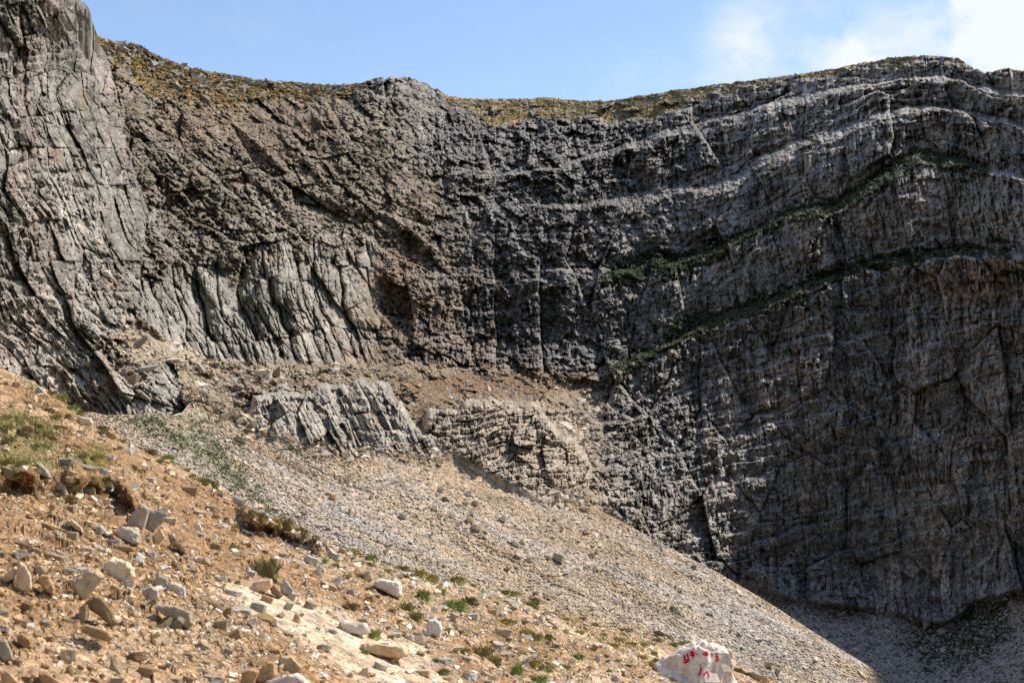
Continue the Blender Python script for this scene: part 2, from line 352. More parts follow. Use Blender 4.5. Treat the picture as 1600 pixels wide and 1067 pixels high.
def wall_relief(PX, PY, fine=1.):
    L, Rt, Pl, Rb = zones(PX, PY)
    wx = PX + 1.8 * fbm(PX / 34, PY / 34, 3, 1, .5); wy = PY + 1.8 * fbm(PX / 34, PY / 34, 3, 2, .5)
    # left cliff: slabs running down to the right at a steep angle
    rot = interp_poly([(-100, 84), (150, 80), (350, 68), (500, 56), (700, 48)], PY)
    sh = 14 * fbm(PX / 160, PY / 70, 2, 147) + interp_poly([(-100, 0), (150, 28), (350, 95), (500, 175), (700, 330)], PY)   # how far the joints have drifted right
    across = (wx - sh) * .86 + 10 * fbm(PX / 120, PY / 120, 2, 3); along = wy
    b0, r0, e0 = blocks(across / 52, along / 150, 10, 1., 1.6, .5, .05)
    b1, r1, e1 = brick(across / 24, along / 58, 11, 1., 1.8, .6, .06)
    b2, r2, e2 = blocks(across / 9.5, along / 24, 12, 1., 2., .45, .07)
    b3, r3, e3 = blocks(across / 4.4, along / 7, 13, 1., 1.5, .35, .12)
    am = .35 + 1.0 * sstep(-.35, .35, fbm(across / 45, along / 110, 3, 15)); am2 = .3 + 1.1 * sstep(-.3, .3, fbm(PX / 38, PY / 38, 3, 16))
    dl = b0 * 5. + b1 * 3.0 * am + b2 * 2.0 * am2 + b3 * .95 * am2 + 1.6 * saw(along / 17 + 1.2 * fbm(PX / 30, PY / 60, 3, 19), .8) * am + 5 * fbm(across / 80, along / 200, 3, 14); dl = dl * .68
    # pillars in the middle left
    across = wx - wy * .17 - np.maximum(wy - 460, 0) * .22
    c1, q1, g1 = brick(across / 24 + .5 * fbm(PX / 60, PY / 60, 2, 17), along / 105, 21, 1.0, .8, .6, .09, 1.6)
    c2, q2, g2 = blocks(across / 9, along / 40, 22, 1., 1.2, .7, .10, .6)
    c3, q3, g3 = blocks(across / 4.4, along / 9, 23, 1., 1.2, .5, .14)
    dp = c1 * 5. + c2 * 2.0 * am2 + c3 * .85 * am2 + b0 * 3
    # rubbly middle: slanting ribs of broken rock and loose blocks
    ra = wx * .62 - wy * .78; rl = wx * .78 + wy * .62
    k0, m0, n0 = blocks(ra / 60, rl / 110, 30, 1., 1.6, .3, .06)
    k1, m1, n1 = blocks(ra / 20, rl / 34, 31, 1., 2., .25, .05, .2)
    k2, m2, n2 = blocks(wx / 8.5, wy / 7, 32, 1., 2.1, .2, .08, .2)
    k3, m3, n3 = blocks(wx / 4.6, wy / 3.6, 33, 1.1, 2., .2, .12)
    rl_ = vnoise(PX / 40, PY / 40, 35)
    soil = sstep(-.12, .28, fbm(rl / 70, ra / 20, 5, 37, .6) - .25 * blob(PX, PY, 600, 350, 60, 40) - .25 * blob(PX, PY, 440, 330, 50, 40) - .4 * blob(PX, PY, 630, 160, 60, 40) - .45 * blob(PX, PY, 240, 340, 90, 90) - .45 * blob(PX, PY, 480, 450, 120, 90) - .5 * blob(PX, PY, 605, 350, 60, 36) - .45 * blob(PX, PY, 430, 325, 50, 50) - .3 * blob(PX, PY, 500, 290, 30, 20) - .2 * blob(PX, PY, 500, 500, 60, 50) + .25 * blob(PX, PY, 380, 200, 200, 60) + .15 * blob(PX, PY, 620, 430, 90, 60) - .1)
    rk = 1 - .75 * soil
    dr = k0 * 5 + (k1 * 3.4 + k2 * 2.0 * (.4 + rl_)) * rk + k3 * 1.1 * (1 - .3 * soil) + 7 * (.5 - ridged(ra / 46, rl / 150, 4, 36)) + 6 * fbm(PX / 60, PY / 60, 4, 34)
    # right wall: beds dipping left, jointed across
    S = strata(PX, PY)
    sn = S + .05 * fbm(PX / 50, PY / 30, 3, 45)
    S4 = sn * 3.6 + .5 * fbm(PX / 60, PY / 60, 2, 46); S11 = sn * 11 + .5 * fbm(PX / 30, PY / 30, 2, 47)
    jx = wx - (PY - 400) * .12 + 12 * fbm(PX / 70, PY / 140, 3, 48)
    t0, u0, v0 = blocks(jx / 70, S * .7, 50, 1., 1.5, .35, .04)
    t1, u1, v1 = brick(jx / 26, S4 * .6, 51, 1., 1.3, .7, .07)
    t2, u2, v2 = brick(jx / 10, sn * 4.6, 52, 1., 1.8, .6, .07)
    t3, u3, v3 = brick(jx / 6.4, S11 * .8, 53, 1., 1.5, .6, .12)
    t4, u4, v4 = blocks(jx / 3.8, S * 22, 54, 1., 1.5, .3, .14)
    but = ridged(jx / 150, S * .22, 3, 55); am3 = .3 + 1.0 * sstep(-.3, .3, fbm(PX / 42, PY / 36, 3, 18))
    smooth_face = np.clip(blob(PX, PY, 1430, 330, 90, 36) + blob(PX, PY, 1240, 425, 60, 40) + blob(PX, PY, 1150, 430, 50, 30) + .8 * blob(PX, PY, 1540, 640, 50, 60) + .8 * blob(PX, PY, 1100, 330, 40, 30), 0, 1)
    am3 = am3 * (1 - .6 * smooth_face)
    amp = .7 + .5 * fbm(PX / 90, PY / 90, 3, 56)
    k = np.floor(S).astype(int); w = np.interp(S, np.arange(len(LEDW)), LEDW)
    led = w * (.75 + .5 * vnoise(PX / 60, S * 0, 58)) * (.4 + .6 * sstep(760, 980, PX))
    lipn = .80 + .16 * vnoise(PX / 35, PY / 60, 60)
    dt = 23 * saw(S, lipn) * led + 4.6 * saw(S4, .80 + .14 * vnoise(PX / 20, PY / 40, 159)) * (.25 + .9 * sstep(.25, .75, vnoise(PX / 70, PY / 30, 59))) + (1.5 + 1.2 * blob(PX, PY, 1330, 210, 170, 50, -18)) * saw(S11, .62)
    cw = 1 - sstep(850, 1250, PX + 80 * fbm(PX / 70, PY / 70, 3, 160))
    dt = dt + t0 * 6 + (t1 * 3.4 * am3 * (1 - .75 * cw) + t2 * 2.3 * am3 * (1 - .3 * cw) + t3 * 1.35 + t4 * .7) * amp + cw * (k1 * 2.6 + k2 * 2.0 + k3 * .8) + (1 - cw) * .8 * k2 - 8 * but + 5 * fbm(PX / 140, PY / 140, 3, 57)
    fr = S - np.floor(S); onl = (1 - sstep(.0, .05, fr - (1 - lipn) * 1.05)) * np.clip(w * 1.1 - .3, 0, 1) * Rt
    rubble = blocks(PX / 6.5, PY / 3.6, 64, 1., 1.8, .2, .1)[0] * 2.0 + blocks(PX / 3.4, PY / 2.6, 65, 1., 1.6, .2, .1)[0] * .9
    fine_t = t1 * 3. + t2 * 2.5 + t3 * 1.35 + t4 * .7
    dt = dt + onl * (rubble - fine_t * amp * .85)
    d = L * dl + Pl * dp + Rb * dr + Rt * dt
    fa = blocks(wx / 15, wy / 22, 67, 1., 2.2, 0., .1)[0] * 1.5 + blocks(wx / 7, wy / 10, 68, 1., 2.2, 0., .1)[0] * .9
    sx_ = interp_poly([(-100, 150), (60, 158), (230, 205), (330, 228), (420, 222), (480, 222), (540, 250), (600, 282), (640, 296), (1000, 400)], PY) - 9 * fbm(PX / 20, PY / 34, 4, 141)
    gl = (PX - sx_); d = d + np.where(gl > 0, 5 * np.exp(-gl / 9), -2.5 * np.exp(gl / 16)) * (.4 + 1.2 * vnoise(PX / 30, PY / 40, 145)) * (1 - sstep(470, 560, PY))
    d = d + fa * (L * .45 + Rt * .8 + Pl * .35)
    aux = dict(soil=soil * Rb, onl=onl, L=L, R=Rt, P=Pl, B=Rb, S=S, cell=L * r2 + Pl * q2 + Rb * m2 + Rt * u2, cell2=L * r3 + Pl * q3 + Rb * m3 + Rt * u3, big=L * r1 + Pl * q1 + Rb * m1 + Rt * u1)
    return d, aux
def meadow_mask(PX, PY, sky):
    d = PY - sky
    depth = interp_poly([(140, 10), (170, 20), (230, 75), (320, 62), (420, 34), (520, 26), (570, 16), (600, -4), (660, -4), (690, 8), (720, 24), (780, 40), (860, 36), (960, 40), (1020, 42), (1080, 26), (1180, 14), (1260, 12), (1360, 9), (1440, 3), (1500, 0), (2400, 0)], PX)
    return (1 - sstep(-5, 9, d - depth + 26 * fbm(PX / 40, PY / 16, 5, 61, .6) + 5)) * (PX > 150) * (1 - .75 * sstep(.15, .3, fbm(PX / 22, PY / 9, 4, 161)) * sstep(3, 12, d))
def lerp(a, b, t): return a * (1 - t[..., None]) + np.array(b) * t[..., None]
def low_talus(PX, PY):
    edge = interp_poly([(880, 785), (940, 790), (1000, 835), (1080, 885), (1160, 905), (1240, 935), (1330, 945), (1400, 955), (1470, 972), (1520, 940), (1600, 915), (1800, 900), (2400, 900)], PX + 10 * fbm(PX / 30, PY / 30, 2, 66))
    return sstep(-2, 10, PY - edge) * (PX > 870)
def wall_colour(PX, PY, aux, mead, bench, talus):
    n = fbm(PX / 60, PY / 60, 5, 71); nf = fbm(PX / 9, PY / 9, 4, 72); st = fbm(PX / 5, PY / 46, 4, 73); st2 = fbm(PX / 14, PY / 120, 4, 75)
    S = aux['S']
    g = .255 + .035 * n + .05 * nf + .05 * st + .10 * (aux['cell'] - .5) + .12 * (aux['cell2'] - .5)
    C = np.stack([g * 1.06, g, g * .90], -1)
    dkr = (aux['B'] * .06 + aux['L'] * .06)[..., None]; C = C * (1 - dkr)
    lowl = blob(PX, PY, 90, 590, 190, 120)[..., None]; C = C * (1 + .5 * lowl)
    so = .55 * aux['soil'][..., None]; sn_ = (.15 + .05 * nf + .05 * n)[..., None]
    C = C * (1 - so * .8) + sn_ * np.array((1.38, 1.0, .62)) * so * .8
    C = C * (1 + aux['B'][..., None] * np.array((.09, .02, -.05)))
    # cooler, slightly violet right wall with flesh-coloured bare faces
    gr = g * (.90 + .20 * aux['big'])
    gr = gr * (.76 + .30 * sstep(950, 1350, PX + .4 * PY) + .24 * sstep(450, 800, PY) * sstep(1000, 1250, PX))  # left part darkened in the colour to counter grazing sun; lower right lightened
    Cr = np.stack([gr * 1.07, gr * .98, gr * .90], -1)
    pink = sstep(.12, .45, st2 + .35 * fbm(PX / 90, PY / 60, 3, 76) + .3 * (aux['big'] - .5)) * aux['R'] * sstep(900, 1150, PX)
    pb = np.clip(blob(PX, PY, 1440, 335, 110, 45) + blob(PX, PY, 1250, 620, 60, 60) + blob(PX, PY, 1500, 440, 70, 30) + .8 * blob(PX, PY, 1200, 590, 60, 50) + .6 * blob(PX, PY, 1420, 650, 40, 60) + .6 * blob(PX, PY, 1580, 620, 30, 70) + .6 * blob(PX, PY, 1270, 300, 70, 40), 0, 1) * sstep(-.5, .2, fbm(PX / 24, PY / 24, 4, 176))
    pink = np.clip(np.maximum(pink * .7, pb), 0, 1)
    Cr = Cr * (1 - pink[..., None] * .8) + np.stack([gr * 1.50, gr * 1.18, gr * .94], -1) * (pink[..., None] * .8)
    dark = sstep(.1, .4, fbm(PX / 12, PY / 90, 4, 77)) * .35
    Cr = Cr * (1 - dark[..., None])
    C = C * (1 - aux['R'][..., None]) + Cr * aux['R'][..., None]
    # left cliff pinkish grey, pale scoured streaks
    pl = sstep(.05, .4, st2) * aux['L']; C = C * (1 + np.stack([pl * .13, pl * .02, -pl * .02], -1))
    pale = sstep(.18, .5, fbm((PX * .9 - PY * .43) / 10, (PX * .43 + PY * .9) / 110, 4, 78)); C = C * (1 + .33 * (pale * (aux['L'] + .6 * aux['P']))[..., None])
    pale2 = blob(PX, PY, 110, 330, 22, 70, -20) + .8 * blob(PX, PY, 600, 350, 55, 34) + .8 * blob(PX, PY, 430, 330, 30, 40) + .6 * blob(PX, PY, 500, 500, 40, 40)
    C = C * (1 + .65 * np.clip(pale2, 0, 1)[..., None])
    # brown weathered middle
    br = np.clip(blob(PX, PY, 640, 430, 120, 90, 25) + blob(PX, PY, 600, 530, 130, 50) + .7 * blob(PX, PY, 300, 200, 130, 60, 20) + .6 * blob(PX, PY, 420, 170, 140, 40, 8) + blob(PX, PY, 470, 240, 90, 60) * .5 + .8 * blob(PX, PY, 800, 690, 130, 70), 0, 1)
    br = br * sstep(-.35, .25, fbm(PX / 22, PY / 22, 4, 79)) * (1 - .5 * aux['R'] * sstep(900, 1000, PX))
    g3 = g[..., None]
    C = C * (1 - br[..., None] * .75) + g3 * np.array((1.06, .80, .58)) * (br[..., None] * .75)
    # rust stains
    ru = sum(a * blob(PX, PY, x, y, rx, ry) for x, y, rx, ry, a in [(375, 285, 9, 7, 1.3), (18, 285, 9, 20, .8), (85, 245, 12, 16, .8), (130, 160, 10, 20, .5), (175, 445, 9, 22, .9), (590, 435, 18, 10, .8), (630, 430, 40, 40, .5), (660, 490, 40, 30, .5),
         (430, 405, 25, 8, .7), (272, 300, 16, 14, .5), (650, 325, 14, 14, .4), (1240, 575, 26, 10, .55), (1510, 455, 40, 10, .7), (1525, 720, 6, 14, .9), (1500, 690, 26, 20, .4), (750, 540, 50, 22, .35), (225, 95, 14, 10, .5)])
    ru = np.clip(ru * (.55 + 1.3 * vnoise(PX / 7, PY / 9, 81) * vnoise(PX / 18, PY / 22, 82) * 2), 0, .85)
    C = lerp(C, (.29, .165, .085), ru * .55)
    # tan rocky bench under the cliffs
    bc = .34 + .09 * nf + .10 * (aux['cell2'] - .5) + .06 * n
    C = C * (1 - bench[..., None]) + np.stack([bc * 1.12, bc * .90, bc * .66], -1) * bench[..., None]
    red = np.clip(blob(PX, PY, 720, 600, 150, 34, 4) + blob(PX, PY, 660, 660, 40, 40, 40) + .6 * blob(PX, PY, 860, 600, 90, 20), 0, 1) * (PY > 560)
    C = lerp(C, (.20, .12, .068), red * .85)
    # grass on ledges and high meadow
    mg = fbm(PX / 10, PY / 6, 4, 83)
    mc = lerp(np.broadcast_to(np.array((.27, .165, .060)), C.shape), (.135, .125, .045), sstep(0., .7, mg + .3 * sstep(700, 900, PX)))
    mc = lerp(mc, (.40, .34, .25), sstep(.1, .4, fbm(PX / 7, PY / 3.5, 4, 84)) * .8)
    C = C * (1 - mead[..., None]) + mc * mead[..., None]
    fr = S - np.floor(S); ledge = sstep(.80, .88, fr) + (1 - sstep(.0, .05, fr)); k = np.round(S)
    lg = np.zeros_like(S)
    for li, a, x0, x1 in ((3, 1.05, 900, 1560), (4, 1.1, 930, 1590), (2, .3, 1100, 1330)):
        lg = np.maximum(lg, a * np.clip(1.5 - np.abs(S - (li + .05)) / (.09 + .08 * vnoise(PX / 70, S * 0 + li, 186)), 0, 1) * sstep(x0, x0 + 80, PX) * (1 - sstep(x1 - 30, x1, PX)))
    lg = sstep(.35, .65, lg + 1.15 * fbm(PX / 14, PY / 7, 4, 85, .65)) * np.clip(lg * 3, 0, 1) * (vnoise(PX / 2.6, PY / 2.1, 185) < .86)
    lg = np.maximum(lg, .9 * sstep(.45, .7, blob(PX, PY, 1090, 505, 80, 22, -14) + .4 * fbm(PX / 8, PY / 6, 3, 90)))
    lg = np.maximum(lg, .8 * sstep(.5, .75, blob(PX, PY, 40, 228, 26, 12) + blob(PX, PY, 120, 105, 26, 6, 25) + blob(PX, PY, 30, 15, 40, 20) + blob(PX, PY, 590, 228, 20, 14) + blob(PX, PY, 760, 300, 18, 12) + blob(PX, PY, 890, 315, 60, 6) + .3 * fbm(PX / 8, PY / 6, 3, 86)))
    C = lerp(C, (.030, .038, .014), lg * .95)
    global WLG; WLG = lg
    sp = sstep(.2, .5, fbm(PX / 12, PY / 7, 5, 87, .6)) * aux['B'] * .55; C = lerp(C, (.11, .10, .045), sp)
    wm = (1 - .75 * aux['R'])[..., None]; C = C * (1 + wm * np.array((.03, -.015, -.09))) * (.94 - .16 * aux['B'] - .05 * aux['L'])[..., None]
    # grey talus under the right wall with a dark green hollow
    tg = .31 + .10 * vnoise(PX / 2.2, PY / 2.2, 88) + .03 * n
    tc_ = np.stack([tg * 1.24, tg * 1.05, tg * .92], -1)
    gm = sstep(.34, .6, 1.4 * blob(PX, PY, 1500, 985, 80, 55, -20) + 1.2 * blob(PX, PY, 1580, 918, 80, 20) + .8 * blob(PX, PY, 1330, 950, 60, 10, 8) + .8 * blob(PX, PY, 1240, 935, 30, 9, 15) + .35 * fbm(PX / 10, PY / 8, 4, 89))
    tc_ = lerp(tc_, (.05, .06, .022), gm * .9 * (vnoise(PX / 2.4, PY / 2.0, 91) < .72))
    C = C * (1 - talus[..., None]) + tc_ * talus[..., None]
    return C

def bench_mask(PX, PY):
    top = interp_poly([(170, 468), (240, 520), (330, 560), (430, 572), (560, 566), (700, 574), (900, 590), (960, 600)], PX) + 5 * fbm(PX / 14, PY / 14, 3, 62)
    bot = interp_poly([(180, 560), (300, 610), (400, 660), (560, 720), (700, 720), (720, 650), (760, 640), (900, 650)], PX)
    return sstep(-10, 9, PY - top) * (1 - sstep(890, 990, PX + 40 * fbm(PX / 30, PY / 30, 3, 63))) * sstep(175, 190, PX) * (1 - zones(PX, PY)[0])

def build_wall():
    px = np.r_[np.linspace(-700, -50, 60)[:-1], np.linspace(-50, 1650, 1210), np.linspace(1650, 2400, 80)[1:]]
    sk = smooth_poly(SKY, px, 3) + 2.6 * fbm(px / 9, px * 0, 4, 301) + 1.6 * (h2(np.floor(px / 4.2).astype(np.int64), px.astype(np.int64) * 0, 7) - .5)
    NR = 555; t = np.linspace(0, 1, NR)
    bot = interp_poly([(-700, 900), (0, 720), (160, 680), (300, 640), (420, 700), (560, 745), (905, 815), (1120, 930), (1300, 1050), (1420, 1140), (2400, 1160)], px)
    top = np.maximum(sk, -160)
    PY = bot[None] * (1 - t[:, None]) + top[None] * t[:, None]; PX = np.broadcast_to(px[None], PY.shape).copy()
    D = wall_base(PX, PY)
    rel, aux = wall_relief(PX, PY)
    mead = meadow_mask(PX, PY, sk[None]); bench = bench_mask(PX, PY); talus = low_talus(PX, PY)
    small = blocks(PX / 6, PY / 3.6, 92, 1., 1., .4, .15)[0] * 1.6 + 2.5 * fbm(PX / 18, PY / 10, 3, 93)
    gr_ = np.abs(np.gradient(D, axis=0)) / np.maximum(np.abs(np.gradient(PY, axis=0)), .2); steep = np.clip(1 + (gr_ - .40) * 1.6, 1, 2.6)
    rel = rel * steep
    rel = rel * (1 - mead) + small * 1.2 * mead
    lump = sstep(.0, .5, fbm((PX + PY) / 50, (PY - .5 * PX) / 22, 3, 194) + blob(PX, PY, 400, 590, 110, 22, 12) * .6 + .5 * blob(PX, PY, 800, 640, 120, 30) + .1)
    ben = (blocks(PX / 14, PY / 9, 94, 1., 2., .3, .07)[0] * 3. + blocks(PX / 7, PY / 5, 195, 1., 2., .3, .1)[0] * 1.8) * lump - 3 * lump + blocks(PX / 4, PY / 3., 95, 1., 1.6, .2, .15)[0] * .9 + 6 * fbm((PX + PY) / 60, (PY - .5 * PX) / 24, 4, 96)
    rel = rel * (1 - bench) + ben * bench
    tal = blocks(PX / 4.4, PY / 3, 97, 1., 1.5, .2, .2)[0] * 1.3 + blocks(PX / 12, PY / 7, 197, 1., 1.5, .2, .2)[0] * 1.2 + 3 * fbm(PX / 60, PY / 30, 3, 98)
    rel = rel * (1 - talus) + tal * talus
    fade = 1 - .9 * sstep(0, 10, PY - crest_y(px)[None]) * (PX < 900)
    D2 = D + rel * fade
    floor_ = scree_D0(PX, PY) + 2.0
    cy = crest_y(px)[None]
    D2 = np.where((PX < 930) & (PX > 150) & (PY > cy - 5), np.maximum(D2, floor_), D2)
    P = unproj(PX, PY, D2)
    C = wall_colour(PX, PY, aux, mead, bench, talus)
    C = C * (1 + .28 * (h2(np.floor(PX / 2.1).astype(np.int64), np.floor(PY / 1.9).astype(np.int64), 99) - .5))[..., None]
    # the ground behind the skyline
    nb = 16; last = P[-1]; lc = C[-1]; ex = []; ec = []
    dirx = (px - CX) / F
    for k in range(1, nb + 1):
        d = (k / nb) ** 1.7 * 130
        q = last.copy(); q[:, 0] += dirx * d; q[:, 1] += d; q[:, 2] += (HY - top) / F * d - .34 * d - .0012 * d * d + 1.4 * (vnoise(px / 6, px * 0 + k * .8, 310) - .5) * min(k, 6) / 6
        ex.append(q); ec.append(lc)
    P = np.concatenate([P, np.array(ex)]); C = np.concatenate([C, np.array(ec)])
    # split into the three faces of the cirque
    Lm = (px[None] < np.interp(PY, [-100, 60, 230, 420, 560, 1000], [150, 158, 205, 222, 262, 400]))
    Rm = (px[None] > np.interp(PY, [0, 150, 330, 430, 560, 640, 1200], [620, 690, 760, 720, 640, 860, 900]))
    zid = np.where(Lm, 0, np.where(Rm, 2, 1)); zid = np.concatenate([zid, np.repeat(zid[-1:], nb, 0)])[:-1, :-1]
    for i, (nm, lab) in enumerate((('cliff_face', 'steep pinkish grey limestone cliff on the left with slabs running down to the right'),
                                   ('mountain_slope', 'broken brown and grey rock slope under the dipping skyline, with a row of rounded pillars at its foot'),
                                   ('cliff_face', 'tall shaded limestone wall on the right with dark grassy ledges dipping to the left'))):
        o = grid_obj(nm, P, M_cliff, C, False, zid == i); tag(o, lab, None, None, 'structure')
    return px, PX, PY, P[:len(PY)]
WPX, WGX, WGY, WP = build_wall()
print('wall', time.time() - T0)

# ---- outcrops standing in the scree and on the bench
def outcrop(name, lab, poly, push, kind, box, colr, step=1.25):
    x0, y0, x1, y1 = box
    PX, PY = np.meshgrid(np.arange(x0, x1, step), np.arange(y1, y0, -step)); PX = PX.astype(float); PY = PY.astype(float)
    wx = PX + 7 * fbm(PX / 22, PY / 22, 4, 401, .6); wy = PY + 8 * fbm(PX / 20, PY / 20, 4, 402, .6)
    # signed distance to the outline
    n = len(poly); dmin = np.full(PX.shape, 1e9); ins = np.zeros(PX.shape, bool)
    for i in range(n):
        ax, ay = poly[i]; bx, by = poly[(i + 1) % n]
        ex, ey = bx - ax, by - ay; tt = np.clip(((wx - ax) * ex + (wy - ay) * ey) / (ex * ex + ey * ey), 0, 1)
        dmin = np.minimum(dmin, np.hypot(wx - ax - tt * ex, wy - ay - tt * ey))
        ins ^= ((ay > wy) != (by > wy)) & (wx < ex * (wy - ay) / (ey if ey else 1e-9) + ax)
    sd_ = np.where(ins, dmin, -dmin)
    D = wall_base(PX, PY)
    cx_ = np.clip(PX[0], 388, 918); cyb = crest_y(cx_); up = np.maximum(cyb[None] - PY, 0)
    Dc = scree_D0(cx_, cyb)[None] + 1.0
    if kind == 'slab':
        c, s_ = math.cos(R(62)), math.sin(R(62)); wx = PX + 1.5 * fbm(PX / 20, PY / 20, 3, 403); wy = PY + 1.5 * fbm(PX / 20, PY / 20, 3, 404); ac = wx * s_ - wy * c; al = wx * c + wy * s_
        b0, r0, e0 = blocks(ac / 34, al / 60, 410, 1., 1.8, .3, .04)
        b1, r1, e1 = brick(ac / 13, al / 42, 411, 1.2, 1.8, .45, .06); b2, r2, e2 = brick(ac / 6.2, al / 17, 412, 1., 1.6, .7, .09); b3, r3, e3 = blocks(ac / 3.4, al / 7, 413, 1., 1.5, .3, .12)
        bed = saw((wy - .05 * wx) / 16 + .6 * fbm(PX / 40, PY / 40, 2, 415), .8) * 1.6
        rel = b0 * 4.5 + b1 * 1.9 + b2 * 1.0 + b3 * .6 + bed; face = Dc + up * .27 - 1.0
    else:
        wx = PX + 1.5 * fbm(PX / 20, PY / 20, 3, 403); wy = PY + 1.5 * fbm(PX / 20, PY / 20, 3, 404); q = wy + .10 * wx + 7 * np.sin(wx / 30) + 4 * fbm(PX / 50, PY / 50, 2, 420); b0, r0, e0 = blocks(wx / 40, q / 30, 424, 1., 1.8, .3, .04)
        b1, r1, e1 = brick(wx / 15, q / 10.5, 421, 1., 1.5, .7, .07); b2, r2, e2 = brick(wx / 7, q / 4.6, 422, 1., 1.5, .8, .12); b3, r3, e3 = blocks(wx / 3.6, q / 2.8, 423, 1., 1.5, .3, .14)
        rel = b0 * 4.2 + b1 * 2.0 + b2 * 1.1 + b3 * .5 + saw(q / 10.5, .75) * 2.0
        face = Dc + up * .26 + 14 * sstep(860, 930, PX) + 5 * ((wx - 800) / 120) ** 2 - 5
    base = np.minimum(D + 1, face)
    D2 = base + rel * (.35 + .65 * sstep(0, 8, sd_)) * sstep(-6, 8, cyb[None] - PY) + 2.5 * (1 - sstep(-2, 6, sd_)) + 30 * sstep(1, -9, sd_) * (PY < cyb[None] - 4)
    D2 = np.where(sd_ < -4, D + 9, D2)
    g = .325 + .06 * fbm(PX / 8, PY / 8, 4, 431) + .11 * (r2 - .5) + .06 * (r3 - .5) + .03 * fbm(PX / 40, PY / 40, 3, 432)
    C = g[..., None] * np.array(colr)
    t_ = sstep(.05, .45, fbm(PX / 20, PY / 20, 4, 433)); C = C * (1 - t_[..., None] * .45) + g[..., None] * np.array((1.25, .98, .70)) * t_[..., None] * .45
    bl = sstep(.12, .4, fbm(PX / 7, PY / 24, 3, 434)) * .3; C = C * (1 - bl[..., None])
    mk = (sd_ > -7)[:-1, :-1]
    o = grid_obj(name, unproj(PX, PY, D2), M_cliff, C, False, mk); return tag(o, lab, None, None, 'structure')
outcrop('rock_outcrop', 'grey slabby limestone outcrop leaning right above the scree', [(392, 640), (398, 622), (440, 612), (470, 618), (500, 604), (545, 608), (560, 600), (604, 602), (618, 628), (634, 640), (646, 666), (668, 676), (692, 694), (700, 735), (640, 735), (600, 730), (560, 735), (510, 728), (470, 715), (430, 690), (402, 672)], 11, 'slab', (360, 585, 715, 745), (1.10, .97, .80))
outcrop('rock_outcrop', 'tan thin-bedded limestone buttress bulging at the head of the scree', [(660, 660), (668, 640), (712, 644), (740, 624), (796, 630), (838, 632), (858, 664), (896, 690), (926, 734), (918, 800), (880, 800), (840, 795), (790, 775), (740, 745), (705, 722), (676, 690)], 16, 'bed', (640, 600, 945, 812), (1.18, .97, .74))
print('outcrops', time.time() - T0)

# ================================================================== SCREE
def scree_stuff():
    px = np.r_[np.linspace(-900, -60, 60)[:-1], np.linspace(-60, 1560, 820), np.linspace(1560, 2200, 30)[1:]]; cy = crest_y(px)
    bot = interp_poly([(-60, 720), (0, 640), (160, 720), (350, 830), (520, 915), (700, 960), (900, 1020), (1000, 1060), (1100, 1120), (1700, 1330)], px) + 60
    NR = 240; t = np.linspace(0, 1, NR); PY = bot[None] * (1 - t[:, None]) + cy[None] * t[:, None]
    PY = np.concatenate([bot[None] + 1500 * (np.linspace(1, 0, 70, endpoint=False) ** 1.9)[:, None], PY]); PX = np.broadcast_to(px[None], PY.shape).copy()   # the fan goes on down behind the near slope
    low = sstep(8, 40, PY - bot[None]); D = scree_D(PX, PY) * (1 - low) + (scree_D0(PX, PY) + 1.5 * fbm(PX / 80, PY / 80, 3, 520)) * low
    C = scree_colour(PX, PY)
    P = unproj(PX, PY, D)
    nb = 14; ex = []; ec = []; dirx = (px - CX) / F; last = P[-1]
    for k in range(1, nb + 1):
        d = (k / nb) ** 1.5 * 60; q = last.copy(); q[:, 0] += dirx * d; q[:, 1] += d
        q[:, 2] += (HY - cy) / F * d - .25 * d - .25 * d * sstep(900, 1000, px); ex.append(q); ec.append(C[-1])
    P = np.concatenate([P, np.array(ex)]); C = np.concatenate([C, np.array(ec)])
    o = grid_obj('scree_slope', P, M_scree, C); tag(o, 'sunlit fan of grey and tan scree sweeping down to the right', None, None, 'structure')
def along_down(PX, PY):
    return (PX * .91 + PY * .41), (PY * .91 - PX * .41)             # down the fall line, across it
def scree_D(PX, PY):
    dn, ac = along_down(PX, PY)
    w = ac + 5 * fbm(PX / 60, PY / 40, 3, 501)
    r = .8 * fbm(dn / 200, w / 30, 3, 502) + 3.0 * fbm(dn / 320, ac / 90, 2, 503)
    rill = sstep(.3, .7, fbm(dn / 150, w / 9, 3, 504)) * .35
    st = blocks(PX / 3.6, PY / 2.6, 505, 1., 1.5, .3, .2)[0] * .34 + blocks(PX / 9, PY / 6, 506, 1., 1.4, .2, .2)[0] * .22
    return scree_D0(PX, PY) + r + rill + st
